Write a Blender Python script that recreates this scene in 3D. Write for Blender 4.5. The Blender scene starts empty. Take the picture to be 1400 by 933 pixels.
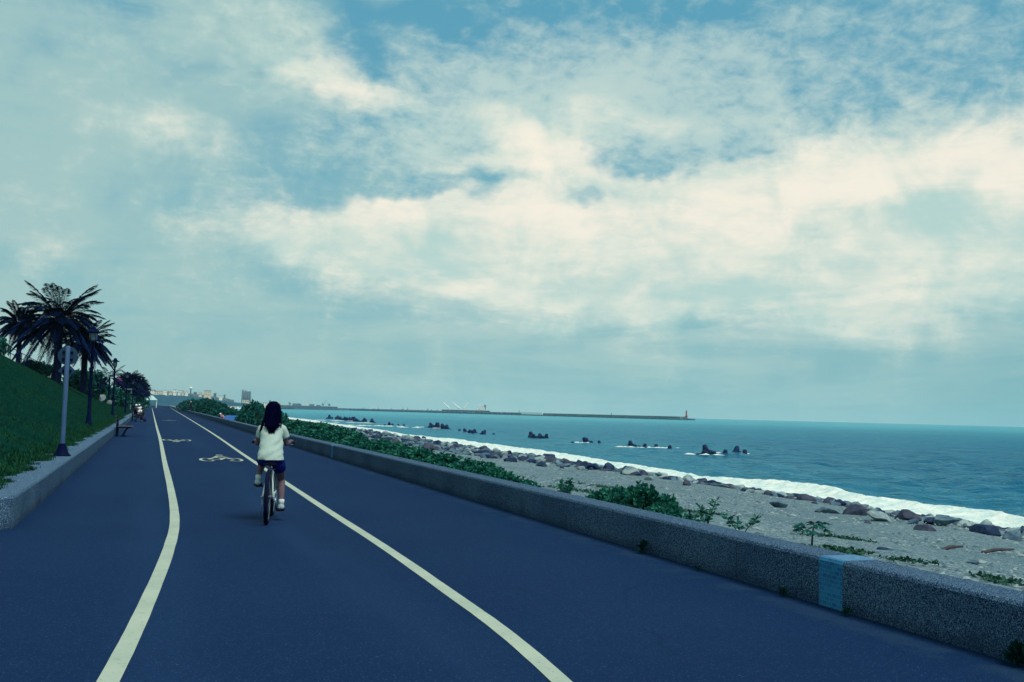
import bpy, bmesh, math, random
import numpy as np
from math import sin, cos, pi, radians, degrees, atan2, sqrt, exp
from mathutils import Vector, Matrix, noise as mnoise

scene = bpy.context.scene
COL = scene.collection
rng = np.random.default_rng(7)
random.seed(7)

# ------------------------------------------------------------------ camera
EYE = 1.45                       # eye height above the road, metres
FOC, PW, PH = 1361.1, 1400.0, 933.0
ROLL, YAW, PITCH = radians(1.48), radians(19.85), radians(4.146)
cF = np.array([sin(YAW)*cos(PITCH), cos(YAW)*cos(PITCH), sin(PITCH)])
_R0 = np.array([cos(YAW), -sin(YAW), 0.0]); _U0 = np.cross(_R0, cF)
cR = _R0*cos(ROLL) + _U0*sin(ROLL); cU = _U0*cos(ROLL) - _R0*sin(ROLL)
cam_data = bpy.data.cameras.new("camera"); cam = bpy.data.objects.new("camera", cam_data); COL.objects.link(cam)
cam_data.lens = 35.0; cam_data.sensor_width = 36.0; cam_data.clip_start = 0.05; cam_data.clip_end = 30000
M = Matrix.Identity(4)
for i in range(3):
    M[i][0], M[i][1], M[i][2] = cR[i], cU[i], -cF[i]
M[0][3], M[1][3], M[2][3] = 0, 0, EYE
cam.matrix_world = M
scene.camera = cam

def az_el(px, py):               # direction of a point of the photograph
    d = cF + cR*((px-PW/2)/FOC) + cU*((PH/2-py)/FOC); d = d/np.linalg.norm(d)
    return degrees(atan2(d[0], d[1])), degrees(math.asin(d[2]))
def on_plane(px, py, z=0.0):     # where that direction meets a level plane
    d = cF + cR*((px-PW/2)/FOC) + cU*((PH/2-py)/FOC)
    t = (z-EYE)/d[2]; return np.array([0, 0, EYE]) + d*t
def at_depth(px, py, Y):         # point of that direction at distance Y along the road
    d = cF + cR*((px-PW/2)/FOC) + cU*((PH/2-py)/FOC)
    return np.array([0, 0, EYE]) + d*(Y/d[1])

# ------------------------------------------------------------------ sky, sun, exposure
SUN_AZ, SUN_EL = radians(158), radians(58)
class E:                         # tiny node-expression helper
    def __init__(s, nt, sock): s.nt, s.s = nt, sock
    def _m(s, op, *a, clamp=False):
        n = s.nt.nodes.new('ShaderNodeMath'); n.operation = op; n.use_clamp = clamp
        for i, v in enumerate((s,)+a):
            if isinstance(v, E): s.nt.links.new(v.s, n.inputs[i])
            else: n.inputs[i].default_value = v
        return E(s.nt, n.outputs[0])
    def __add__(s, o): return s._m('ADD', o)
    __radd__ = __add__
    def __sub__(s, o): return s._m('SUBTRACT', o)
    def __rsub__(s, o): return (s*-1)+o
    def __mul__(s, o): return s._m('MULTIPLY', o)
    __rmul__ = __mul__
    def __truediv__(s, o): return s._m('DIVIDE', o)
    def clamp(s): return s._m('ADD', 0.0, clamp=True)
    def smooth(s, a, b):
        n = s.nt.nodes.new('ShaderNodeMapRange'); n.interpolation_type = 'SMOOTHSTEP'
        s.nt.links.new(s.s, n.inputs[0]); n.inputs[1].default_value = a; n.inputs[2].default_value = b
        n.inputs[3].default_value = 0; n.inputs[4].default_value = 1
        return E(s.nt, n.outputs[0])
def vec(nt, x, y, z=0.0):
    n = nt.nodes.new('ShaderNodeCombineXYZ')
    for i, v in enumerate((x, y, z)):
        if isinstance(v, E): nt.links.new(v.s, n.inputs[i])
        else: n.inputs[i].default_value = v
    return E(nt, n.outputs[0])
def fbm(nt, v, scale, detail=4.0, rough=0.55, dist=0.0):
    n = nt.nodes.new('ShaderNodeTexNoise'); nt.links.new(v.s, n.inputs['Vector'])
    n.inputs['Scale'].default_value = scale; n.inputs['Detail'].default_value = detail
    n.inputs['Roughness'].default_value = rough; n.inputs['Distortion'].default_value = dist
    return E(nt, n.outputs['Fac'] if 'Fac' in n.outputs else n.outputs[0])
def mixc(nt, fac, a, b):
    n = nt.nodes.new('ShaderNodeMix'); n.data_type = 'RGBA'
    if isinstance(fac, E): nt.links.new(fac.s, n.inputs[0])
    else: n.inputs[0].default_value = fac
    for i, v in ((6, a), (7, b)):
        if isinstance(v, E): nt.links.new(v.s, n.inputs[i])
        else: n.inputs[i].default_value = (*v, 1)
    return E(nt, n.outputs[2])

world = bpy.data.worlds.new("World"); scene.world = world; world.use_nodes = True
def build_sky():
    nt = world.node_tree; nt.nodes.clear()
    out = nt.nodes.new('ShaderNodeOutputWorld'); bg = nt.nodes.new('ShaderNodeBackground')
    nt.links.new(bg.outputs[0], out.inputs[0]); bg.inputs[1].default_value = 0.1
    tc = nt.nodes.new('ShaderNodeTexCoord'); D = E(nt, tc.outputs['Generated'])
    sp = nt.nodes.new('ShaderNodeSeparateXYZ'); nt.links.new(D.s, sp.inputs[0])
    x, y, z = (E(nt, sp.outputs[i]) for i in range(3))
    az = x._m('ARCTAN2', y)*57.29578; el = z._m('ARCSINE')*57.29578
    den = z._m('MAXIMUM', 0.0)+0.30
    q = vec(nt, x/den, y/den, 0.0)                 # cloud deck seen in perspective
    wu = fbm(nt, D, 5.0, 3.0); wv = fbm(nt, vec(nt, x+3.7, y+1.3, z*1.0+9.1), 5.0, 3.0)
    wu2 = fbm(nt, D, 16.0, 3.0); wv2 = fbm(nt, vec(nt, x+1.7, y-4.3, z+2.1), 16.0, 3.0)
    U = az + (wu-0.5)*9.0 + (wu2-0.5)*4.0; V = el + (wv-0.5)*4.5 + (wv2-0.5)*2.6
    K = 57.29578/FOC
    def blob(px, py, sx, sy, amp):
        a, e = az_el(px, py)
        du = (U-a)*(1/(sx*K)); dv = (V-e)*(1/(sy*K))
        return ((du*du+dv*dv)*-0.5)._m('EXPONENT')*amp
    def total(lst):
        t = None
        for b in lst: t = blob(*b) if t is None else t+blob(*b)
        return t
    n_big = fbm(nt, q, 2.0, 5.0, 0.55, 0.4)
    n_mid = fbm(nt, q, 6.0, 6.0, 0.6, 0.3)
    n_alto = fbm(nt, q, 28.0, 4.0, 0.62, 0.3)
    n_puff = fbm(nt, D, 13.0, 6.0, 0.6, 0.5)
    streak = fbm(nt, vec(nt, az*0.05, el*0.30, 0.0), 1.6, 5.0, 0.58, 0.6)
    # clear sky under the clouds
    nish = nt.nodes.new('ShaderNodeTexSky'); nish.sky_type = 'NISHITA'; nish.sun_disc = False
    nish.sun_elevation = SUN_EL; nish.sun_rotation = SUN_AZ; nish.dust_density = 2.0
    own = mixc(nt, el.smooth(2.0, 24.0), (2.25, 5.0, 5.5), (1.0, 3.6, 5.0))
    own = mixc(nt, 0.10, own, E(nt, nish.outputs[0]))
    # thin grey-teal veil, thicker to the left
    left = (az*-1.0).smooth(-34.0, 4.0)
    veil = (left*0.5 + el.smooth(15.0, 3.0)*0.30 + (n_big-0.5)*1.3 + (streak-0.5)*1.0 + (n_puff-0.5)*1.1 + 0.12
            + total([(60, 110, 120, 90, .35), (40, 250, 90, 60, .2), (330, 70, 70, 60, .4), (170, 30, 50, 30, -.4), (490, 45, 34, 36, -.4), (600, 12, 80, 14, -.45), (230, 110, 50, 30, -.2), (880, 15, 80, 18, -.35),
                     (1380, 40, 60, 60, -.25), (880, 205, 60, 16, -.35), (120, 360, 160, 16, -.3), (380, 250, 60, 50, -.25), (300, 430, 200, 40, -.15)]))
    veil = veil.smooth(0.05, 0.98)
    c = mixc(nt, veil*0.88, own, (3.85, 5.8, 5.65))
    # mottled high cloud over the upper middle and right
    zone = total([(700, 110, 230, 80, .6), (830, 150, 130, 55, .25), (1150, 110, 300, 100, .50), (900, 16, 80, 18, -.5),
                  (620, 10, 90, 14, -.4), (870, 205, 50, 14, -.35), (480, 60, 40, 40, -.3), (350, 60, 70, 50, .35), (600, 190, 90, 40, .35), (1040, 190, 150, 22, .3)])
    alto = (zone + (n_alto-0.5)*1.45 + (n_puff-0.5)*1.3).smooth(0.0, 1.1)
    c = mixc(nt, alto*0.70, c, (5.9, 7.3, 6.7))
    # the low bright bank
    bank = total([(1010, 300, 260, 56, .9), (1330, 270, 210, 58, .95), (690, 325, 160, 36, .85), (530, 315, 70, 32, .75), (470, 330, 50, 20, .4), (580, 285, 48, 20, .45), (740, 260, 46, 18, .5), (900, 235, 70, 20, .35),
                  (850, 380, 300, 40, .55), (1150, 405, 260, 36, .55), (740, 212, 66, 20, 1.0), (640, 235, 50, 12, .3), (470, 112, 64, 22, .72), (410, 98, 30, 14, .35), (540, 150, 50, 20, .35),
                  (655, 398, 34, 12, .75), (575, 436, 30, 8, .3), (760, 445, 40, 10, .3), (1115, 450, 40, 8, .3), (220, 195, 90, 24, .45), (60, 220, 90, 22, .2), (350, 40, 60, 42, .3), (690, 160, 60, 26, .35), (780, 130, 60, 26, .25), (850, 165, 60, 16, .3),
                  (1290, 165, 120, 28, .3), (798, 262, 22, 14, -.5), (880, 210, 76, 12, -.6), (690, 244, 70, 7, -.55), (560, 262, 60, 8, -.35), (480, 270, 60, 24, -.25), (960, 195, 50, 8, -.4), (640, 205, 26, 12, -.3), (30, 330, 90, 22, .25), (250, 285, 130, 18, .22), (70, 362, 40, 10, .25)])
    dens = bank + (n_puff-0.5)*0.85 + (n_mid-0.5)*0.35 + (n_big-0.5)*0.25 + (n_alto-0.5)*0.25
    cover = dens.smooth(0.13, 0.82)
    shade = total([(1000, 270, 230, 40, .42), (1330, 230, 160, 32, .5), (560, 285, 110, 24, .45), (740, 210, 60, 20, .7), (700, 285, 60, 20, .3),
                   (850, 340, 130, 30, .35), (470, 112, 46, 18, .45), (655, 396, 26, 11, .45), (1265, 292, 90, 16, -.38), (1000, 455, 420, 24, -.2), (1380, 335, 90, 20, -.3), (1150, 375, 200, 14, .25), (620, 355, 90, 14, -.3)])
    lit = (shade + (n_puff-0.5)*1.8 + (n_mid-0.5)*1.1 + (n_alto-0.5)*0.4 + (streak-0.5)*1.3 + 0.18).smooth(-0.2, 1.05)
    cc = mixc(nt, lit, (4.9, 6.8, 6.35), (9.6, 8.95, 7.6))
    c = mixc(nt, cover*0.94, c, cc)
    # low streaks, then the dull band at the horizon
    low = (el.smooth(11.0, 6.0)*el.smooth(1.5, 5.0))*((az*1.0).smooth(4.0, 20.0))
    c = mixc(nt, ((streak-0.42)*3.0).clamp()*low*0.45, c, (7.3, 8.1, 7.2))
    hz = (streak*0.9 + el*-0.17 + 0.45).smooth(0.25, 0.95)
    c = mixc(nt, hz*0.42, c, mixc(nt, az.smooth(4.0, 18.0), (3.3, 5.7, 5.8), (4.7, 6.9, 6.6)))
    c = mixc(nt, ((az.smooth(36.0, 50.0))*el.smooth(8.0, 1.0))*0.6, c, (1.6, 4.2, 4.7))
    # unseen bright overcast added behind the camera to light the rider's back
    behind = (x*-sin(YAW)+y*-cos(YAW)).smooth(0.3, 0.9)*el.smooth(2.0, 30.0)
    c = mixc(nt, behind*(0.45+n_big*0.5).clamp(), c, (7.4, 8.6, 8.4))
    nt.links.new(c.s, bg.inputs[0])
build_sky()
sun_d = bpy.data.lights.new("sun", 'SUN'); sun = bpy.data.objects.new("sun", sun_d); COL.objects.link(sun)
sun_d.energy = 2.8; sun_d.angle = radians(25); sun_d.color = (1.0, 0.965, 0.90)
_sd = Vector((sin(SUN_AZ)*cos(SUN_EL), cos(SUN_AZ)*cos(SUN_EL), sin(SUN_EL)))
sun.rotation_euler = _sd.to_track_quat('Z', 'Y').to_euler()
scene.render.engine = 'CYCLES'
vs = scene.view_settings
vs.view_transform = 'Standard'; vs.look = 'None'; vs.exposure = 0.0; vs.gamma = 1.0; vs.use_curve_mapping = False
cy = scene.cycles
cy.use_denoising = True; cy.max_bounces = 6; cy.diffuse_bounces = 3; cy.glossy_bounces = 2; cy.transmission_bounces = 3
cy.transparent_max_bounces = 8; cy.volume_bounces = 1; cy.sample_clamp_indirect = 4.0

# ------------------------------------------------------------------ helpers
def tag(o, label=None, cat=None, group=None, kind=None):
    if label: o['label'] = label
    if cat: o['category'] = cat
    if group: o['group'] = group
    if kind: o['kind'] = kind
    return o
def thing(name, label, cat, loc=(0, 0, 0), rotz=0.0, group=None):
    o = bpy.data.objects.new(name, None); COL.objects.link(o)
    o.location = loc; o.rotation_euler = (0, 0, rotz); o.empty_display_size = 0.2
    return tag(o, label, cat, group)
def np_mesh(name, V, F, smooth=False):
    """V (n,3) array, F list of faces or (m,k) array -> mesh data"""
    me = bpy.data.meshes.new(name); V = np.asarray(V, dtype=np.float32)
    if isinstance(F, np.ndarray):
        m, k = F.shape
        me.vertices.add(len(V)); me.vertices.foreach_set('co', V.ravel())
        me.loops.add(m*k); me.loops.foreach_set('vertex_index', F.astype(np.int32).ravel())
        me.polygons.add(m); me.polygons.foreach_set('loop_start', np.arange(m, dtype=np.int32)*k)
        me.update(calc_edges=True)
    else:
        me.from_pydata([tuple(map(float, v)) for v in V], [], F); me.update()
    if smooth: me.polygons.foreach_set('use_smooth', np.ones(len(me.polygons), dtype=bool))
    return me
def link(name, me, mat=None, parent=None, loc=None, rot=None):
    o = bpy.data.objects.new(name, me); COL.objects.link(o)
    if mat is not None and len(me.materials) == 0: me.materials.append(mat)
    if parent is not None: o.parent = parent
    if loc is not None: o.location = loc
    if rot is not None: o.rotation_euler = rot
    return o
class MB:
    """collects simple solids into ONE mesh"""
    def __init__(s): s.v, s.f = [], []
    def add(s, V, F):
        b = len(s.v); s.v.extend([tuple(map(float, p)) for p in V]); s.f.extend([tuple(b+i for i in f) for f in F]); return s
    def box(s, x0, x1, y0, y1, z0, z1):
        V = [(x, y, z) for z in (z0, z1) for y in (y0, y1) for x in (x0, x1)]
        return s.add(V, [(0, 2, 3, 1), (4, 5, 7, 6), (0, 1, 5, 4), (2, 6, 7, 3), (0, 4, 6, 2), (1, 3, 7, 5)])
    def tube(s, pts, rad, n=10, cap=True, flat=(1, 1)):
        P = [np.array(p, float) for p in pts]; R = rad if hasattr(rad, '__len__') else [rad]*len(P)
        V, F = [], []; up = np.array([0.0, 0, 1])
        t0 = P[1]-P[0]; t0 /= np.linalg.norm(t0)
        a = np.cross(t0, up if abs(t0[2]) < .9 else np.array([1.0, 0, 0])); a /= np.linalg.norm(a)
        for i, p in enumerate(P):
            t = P[min(i+1, len(P)-1)]-P[max(i-1, 0)]; t /= (np.linalg.norm(t)+1e-9)
            a = a-t*(a@t); a /= (np.linalg.norm(a)+1e-9); b = np.cross(t, a)
            for k in range(n):
                w = 2*pi*k/n; V.append(p+(a*cos(w)*flat[0]+b*sin(w)*flat[1])*R[i])
        for i in range(len(P)-1):
            for k in range(n):
                F.append((i*n+k, i*n+(k+1) % n, (i+1)*n+(k+1) % n, (i+1)*n+k))
        if cap: F += [tuple(range(n))[::-1], tuple(range((len(P)-1)*n, len(P)*n))]
        return s.add(V, F)
    def lathe(s, prof, n=16, c=(0, 0, 0), axis='z'):
        V, F = [], []
        for r, h in prof:
            for k in range(n):
                w = 2*pi*k/n; u, v = r*cos(w), r*sin(w)
                p = (u, v, h) if axis == 'z' else ((h, u, v) if axis == 'x' else (u, h, v))
                V.append((p[0]+c[0], p[1]+c[1], p[2]+c[2]))
        for i in range(len(prof)-1):
            for k in range(n):
                F.append((i*n+k, i*n+(k+1) % n, (i+1)*n+(k+1) % n, (i+1)*n+k))
        F += [tuple(range(n))[::-1], tuple(range((len(prof)-1)*n, len(prof)*n))]
        return s.add(V, F)
    def ball(s, c, r, n=12, m=8):
        r = r if hasattr(r, '__len__') else (r, r, r); V, F = [], []
        for i in range(m+1):
            th = pi*(i+.02)/(m+.04)
            for k in range(n):
                w = 2*pi*k/n; V.append((c[0]+r[0]*sin(th)*cos(w), c[1]+r[1]*sin(th)*sin(w), c[2]-r[2]*cos(th)))
        for i in range(m):
            for k in range(n): F.append((i*n+k, i*n+(k+1) % n, (i+1)*n+(k+1) % n, (i+1)*n+k))
        F += [tuple(range(n))[::-1], tuple(range(m*n, (m+1)*n))]
        return s.add(V, F)
    def torus(s, c, R, r, axis='x', n=40, m=10, squash=1.0):
        V, F = [], []
        for i in range(n):
            w = 2*pi*i/n
            for k in range(m):
                u = 2*pi*k/m; rr = R+r*cos(u); h = r*sin(u)*squash
                p = (h, rr*cos(w), rr*sin(w)) if axis == 'x' else (rr*cos(w), rr*sin(w), h)
                V.append((p[0]+c[0], p[1]+c[1], p[2]+c[2]))
        for i in range(n):
            for k in range(m): F.append((i*m+k, ((i+1) % n)*m+k, ((i+1) % n)*m+(k+1) % m, i*m+(k+1) % m))
        return s.add(V, F)
    def prism(s, poly, z0, z1):
        n = len(poly); V = [(x, y, z0) for x, y in poly]+[(x, y, z1) for x, y in poly]
        F = [tuple(range(n))[::-1], tuple(range(n, 2*n))]+[(i, (i+1) % n, n+(i+1) % n, n+i) for i in range(n)]
        return s.add(V, F)
    def loft(s, rings, n=20, cap=True):
        """rings of (cx, cy, cz, rx, ry)"""
        V, F = [], []
        for cx, cy_, cz, rx, ry in rings:
            for k in range(n):
                w = 2*pi*k/n; V.append((cx+rx*cos(w), cy_+ry*sin(w), cz))
        for i in range(len(rings)-1):
            for k in range(n): F.append((i*n+k, i*n+(k+1) % n, (i+1)*n+(k+1) % n, (i+1)*n+k))
        if cap: F += [tuple(range(n))[::-1], tuple(range((len(rings)-1)*n, len(rings)*n))]
        return s.add(V, F)
    def mesh(s, name, smooth=False, bevel=0.0, fix=True):
        me = bpy.data.meshes.new(name); me.from_pydata(s.v, [], s.f); me.update()
        bm = bmesh.new(); bm.from_mesh(me)
        if fix: bmesh.ops.recalc_face_normals(bm, faces=bm.faces)
        if bevel: bmesh.ops.bevel(bm, geom=[e for e in bm.edges if len(e.link_faces) == 2 and e.calc_face_angle(0) > .5], offset=bevel, segments=2, affect='EDGES', profile=.6)
        bm.to_mesh(me); bm.free()
        if smooth: me.polygons.foreach_set('use_smooth', np.ones(len(me.polygons), dtype=bool))
        return me
    def build(s, name, mat, parent=None, smooth=False, bevel=0.0, loc=None, rot=None):
        return link(name, s.mesh(name, smooth, bevel), mat, parent, loc, rot)

def vnoise(P, scale, seed=0.0, octs=3):
    out = np.zeros(len(P)); P = np.asarray(P, float)*scale+seed
    for i, p in enumerate(P): out[i] = mnoise.fractal(Vector(p), 1.0, 2.0, octs)
    return out
def gnoise(shape, cells, octs=4, seed=0, gain=.5):
    """fast value-noise image, periodic lattice, range about -1..1"""
    r = np.random.default_rng(seed); h, w = shape; out = np.zeros(shape); amp = 1.0; tot = 0
    cy_, cx = cells
    for o in range(octs):
        g = r.uniform(-1, 1, (int(cy_)+2, int(cx)+2))
        yy = np.linspace(0, int(cy_), h, endpoint=False); xx = np.linspace(0, int(cx), w, endpoint=False)
        yi, xi = yy.astype(int), xx.astype(int); fy, fx = yy-yi, xx-xi
        fy, fx = fy*fy*(3-2*fy), fx*fx*(3-2*fx); fy = fy[:, None]; fx = fx[None, :]
        a = g[np.ix_(yi, xi)]; b = g[np.ix_(yi, xi+1)]; c = g[np.ix_(yi+1, xi)]; d = g[np.ix_(yi+1, xi+1)]
        out += amp*((a*(1-fx)+b*fx)*(1-fy)+(c*(1-fx)+d*fx)*fy); tot += amp; amp *= gain; cy_ *= 2; cx *= 2
    return out/tot*1.4
def grid_mesh(X, Y, Z, name, smooth=True):
    h, w = X.shape; V = np.stack([X.ravel(), Y.ravel(), Z.ravel()], 1)
    i = np.arange(h*w).reshape(h, w)
    F = np.stack([i[:-1, :-1].ravel(), i[:-1, 1:].ravel(), i[1:, 1:].ravel(), i[1:, :-1].ravel()], 1)
    return np_mesh(name, V, F, smooth)
def copy_tree(o, parent=None):
    c = o.copy(); COL.objects.link(c)
    if parent is not None: c.parent = parent
    for ch in list(o.children): copy_tree(ch, c)
    return c

# ------------------------------------------------------------------ materials
def mat(name, a, b=None, scale=5.0, rough=0.8, bump=0.0, bscale=None, detail=4.0, spec=0.35, lo=.35, hi=.65, island=0.0, stretch=None, metallic=0.0, trans=0.0):
    m = bpy.data.materials.new(name); m.use_nodes = True; nt = m.node_tree
    bs = nt.nodes['Principled BSDF']; bs.inputs['Roughness'].default_value = rough
    bs.inputs['Specular IOR Level'].default_value = spec*.3; bs.inputs['Metallic'].default_value = metallic
    tc = nt.nodes.new('ShaderNodeTexCoord'); O = E(nt, tc.outputs['Object'])
    if stretch:
        mp = nt.nodes.new('ShaderNodeMapping'); nt.links.new(O.s, mp.inputs[0]); mp.inputs['Scale'].default_value = stretch; O = E(nt, mp.outputs[0])
    col = None
    if b is not None:
        f = fbm(nt, O, scale, detail)
        if island:
            g = nt.nodes.new('ShaderNodeNewGeometry'); f = f+(E(nt, g.outputs['Random Per Island'])-0.5)*island
        col = mixc(nt, f.smooth(lo, hi), a, b)
        nt.links.new(col.s, bs.inputs['Base Color'])
    else: bs.inputs['Base Color'].default_value = (*a, 1)
    if bump:
        bn = nt.nodes.new('ShaderNodeBump'); bn.inputs['Strength'].default_value = bump; bn.inputs['Distance'].default_value = 0.02
        nt.links.new(fbm(nt, O, bscale or scale*4, 5.0).s, bn.inputs['Height']); nt.links.new(bn.outputs[0], bs.inputs['Normal'])
    if trans:
        tr = nt.nodes.new('ShaderNodeBsdfTranslucent'); mx = nt.nodes.new('ShaderNodeMixShader'); mx.inputs[0].default_value = trans
        if col is not None: nt.links.new(col.s, tr.inputs[0])
        else: tr.inputs[0].default_value = (*a, 1)
        out = nt.nodes['Material Output']; nt.links.new(bs.outputs[0], mx.inputs[1]); nt.links.new(tr.outputs[0], mx.inputs[2]); nt.links.new(mx.outputs[0], out.inputs[0])
    return m
def nodes_of(name, rough=.8, spec=.35):
    m = bpy.data.materials.new(name); m.use_nodes = True; nt = m.node_tree; bs = nt.nodes['Principled BSDF']
    bs.inputs['Roughness'].default_value = rough; bs.inputs['Specular IOR Level'].default_value = spec
    tc = nt.nodes.new('ShaderNodeTexCoord'); return m, nt, bs, E(nt, tc.outputs['Object'])
def set_bump(nt, bs, h, strength, dist):
    bn = nt.nodes.new('ShaderNodeBump'); bn.inputs['Strength'].default_value = strength; bn.inputs['Distance'].default_value = dist
    nt.links.new(h.s, bn.inputs['Height']); nt.links.new(bn.outputs[0], bs.inputs['Normal'])
def voro(nt, v, scale, out='Color', rnd=1.0):
    n = nt.nodes.new('ShaderNodeTexVoronoi'); nt.links.new(v.s, n.inputs['Vector']); n.inputs['Scale'].default_value = scale
    n.inputs['Randomness'].default_value = rnd; return E(nt, n.outputs[out])
def chan(nt, c, i=0):
    s = nt.nodes.new('ShaderNodeSeparateColor'); nt.links.new(c.s, s.inputs[0]); return E(nt, s.outputs[i])
def axis(nt, v, i):
    s = nt.nodes.new('ShaderNodeSeparateXYZ'); nt.links.new(v.s, s.inputs[0]); return E(nt, s.outputs[i])

def asphalt_mat():
    m, nt, bs, O = nodes_of('asphalt', .82, .04)
    big = fbm(nt, O, .35, 4.0); mid = fbm(nt, O, 2.2, 5.0); grit = voro(nt, O, 150.0); g = chan(nt, grit)
    c = mixc(nt, big.smooth(.38, .62), (0.0081, 0.0301, 0.0874), (0.0116, 0.0394, 0.1049))
    c = mixc(nt, (mid.smooth(.45, .8))*.35, c, (0.0132, 0.0460, 0.1153))
    c = mixc(nt, g.smooth(.0, .5)*.35, (0.0037, 0.0197, 0.0629), c)
    c = mixc(nt, g.smooth(.92, .97)*.75, c, (0.0374, 0.0704, 0.1498))
    fl = voro(nt, O, 9.0, 'Distance'); fk = chan(nt, voro(nt, O, 9.0))
    c = mixc(nt, fl.smooth(.10, .06)*fk.smooth(.90, .93)*.6, c, (0.0598, 0.1017, 0.1664))          # little pale specks
    x = axis(nt, O, 0); y = axis(nt, O, 1)
    wob = (fbm(nt, O, .9, 4.0)-.5)*.5
    dust = (x+wob*.5).smooth(4.55, 4.80)*(x+wob*.3).smooth(5.02, 4.86)*fbm(nt, O, 3.0, 4.0).smooth(.40, .62)
    c = mixc(nt, dust*.55, c, (0.0188, 0.0446, 0.0874))
    contact_shade = (x+wob*.25).smooth(4.90, 5.0)  # contact shadow along the sea wall foot, painted into the asphalt colour
    c = mixc(nt, contact_shade*.6, c, (0.0022, 0.0125, 0.0374))
    stain = fbm(nt, vec(nt, x*1.0, y*.25, 0.0), .55, 5.0).smooth(.58, .72)
    c = mixc(nt, stain*.3, c, (0.0037, 0.0212, 0.0690))
    track = ((x-.1)*(x-.1)*-3.0)._m('EXPONENT')+((x-1.75)*(x-1.75)*-3.0)._m('EXPONENT')
    c = mixc(nt, (track*fbm(nt, vec(nt, x*1.5, y*.12, 0.0), 1.0, 4.0)).smooth(.25, .7)*.35, c, (0.0139, 0.0446, 0.1083))
    cw = fbm(nt, O, 1.1, 4.0)-.5; cd = nt.nodes.new('ShaderNodeTexVoronoi'); cd.feature = 'DISTANCE_TO_EDGE'; cd.inputs['Scale'].default_value = .33
    nt.links.new(vec(nt, x+cw*.7, y*.6+cw*.9, 0.0).s, cd.inputs['Vector'])
    crk = E(nt, cd.outputs['Distance']).smooth(.006, .002)*fbm(nt, O, .4, 3.0).smooth(.54, .60)
    c = mixc(nt, crk*.25, c, (0.0022, 0.0109, 0.0374))
    nt.links.new(c.s, bs.inputs['Base Color']); set_bump(nt, bs, g, .35, .004)
    return m
def pebble_wall_mat(name, dark=(.0035, .0141, .0528), midc=(.0598, .1188, .1980), light=(.20, .31, .37)):
    m, nt, bs, O = nodes_of(name, .9, .08)
    g = chan(nt, voro(nt, O, 165.0)); d = voro(nt, O, 165.0, 'Distance')
    c = mixc(nt, g.smooth(.15, .6), dark, midc); c = mixc(nt, g.smooth(.62, 1.0), c, light)
    c = mixc(nt, d.smooth(.45, .75)*.6, c, (.022, .06, .125))
    big = fbm(nt, O, 1.6, 5.0); z = axis(nt, O, 2)
    c = mixc(nt, big.smooth(.5, .75)*.4, c, (.028, .058, .10))
    foot_dark = (z*-1.0+(big-.5)*.16).smooth(-.14, .0)  # colour gets darker towards the foot of the wall
    c = mixc(nt, foot_dark*.5, c, (.003, .016, .05))
    nt.links.new(c.s, bs.inputs['Base Color']); set_bump(nt, bs, d*-1.0, .6, .006)
    return m
def tile_mat():
    m, nt, bs, O = nodes_of('blue_mosaic_tile', .4, .15)
    y = axis(nt, O, 1); z = axis(nt, O, 2); x = axis(nt, O, 0)
    br = nt.nodes.new('ShaderNodeTexBrick'); nt.links.new(vec(nt, y, z+x*1.0, 0.0).s, br.inputs['Vector'])
    br.inputs['Color1'].default_value = (.012, .105, .25, 1); br.inputs['Color2'].default_value = (.032, .20, .36, 1); br.inputs['Mortar'].default_value = (.06, .23, .37, 1)
    br.inputs['Scale'].default_value = 1.0; br.inputs['Mortar Size'].default_value = .003; br.inputs['Brick Width'].default_value = .06; br.inputs['Row Height'].default_value = .035
    c = mixc(nt, fbm(nt, O, 4.0, 4.0).smooth(.5, .8)*.4, E(nt, br.outputs['Color']), (.03, .12, .2))
    nt.links.new(c.s, bs.inputs['Base Color']); return m
def paint_mat():
    m, nt, bs, O = nodes_of('road_paint', .7, .3)
    w = fbm(nt, O, 26.0, 5.0, .7); big = fbm(nt, O, 2.0, 4.0); y = axis(nt, O, 1); x = axis(nt, O, 0)
    c = mixc(nt, big.smooth(.3, .7), (.4368, .4872, .3696), (.3612, .4116, .3192))
    c = mixc(nt, w.smooth(.58, .70)*.7, c, (.09, .12, .15))
    crack = fbm(nt, vec(nt, x*3.0, y*22.0, 0.0), 1.0, 3.0).smooth(.70, .74)
    c = mixc(nt, crack*.7, c, (.05, .08, .12))
    nt.links.new(c.s, bs.inputs['Base Color']); return m
def grass_mat(name, a, b, c2):
    m, nt, bs, O = nodes_of(name, .9, .0)
    c = mixc(nt, fbm(nt, O, .8, 5.0).smooth(.35, .65), a, b); c = mixc(nt, fbm(nt, O, 9.0, 4.0).smooth(.5, .75)*.6, c, c2)
    nt.links.new(c.s, bs.inputs['Base Color']); set_bump(nt, bs, fbm(nt, O, 40.0, 4.0), .5, .03); return m
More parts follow.
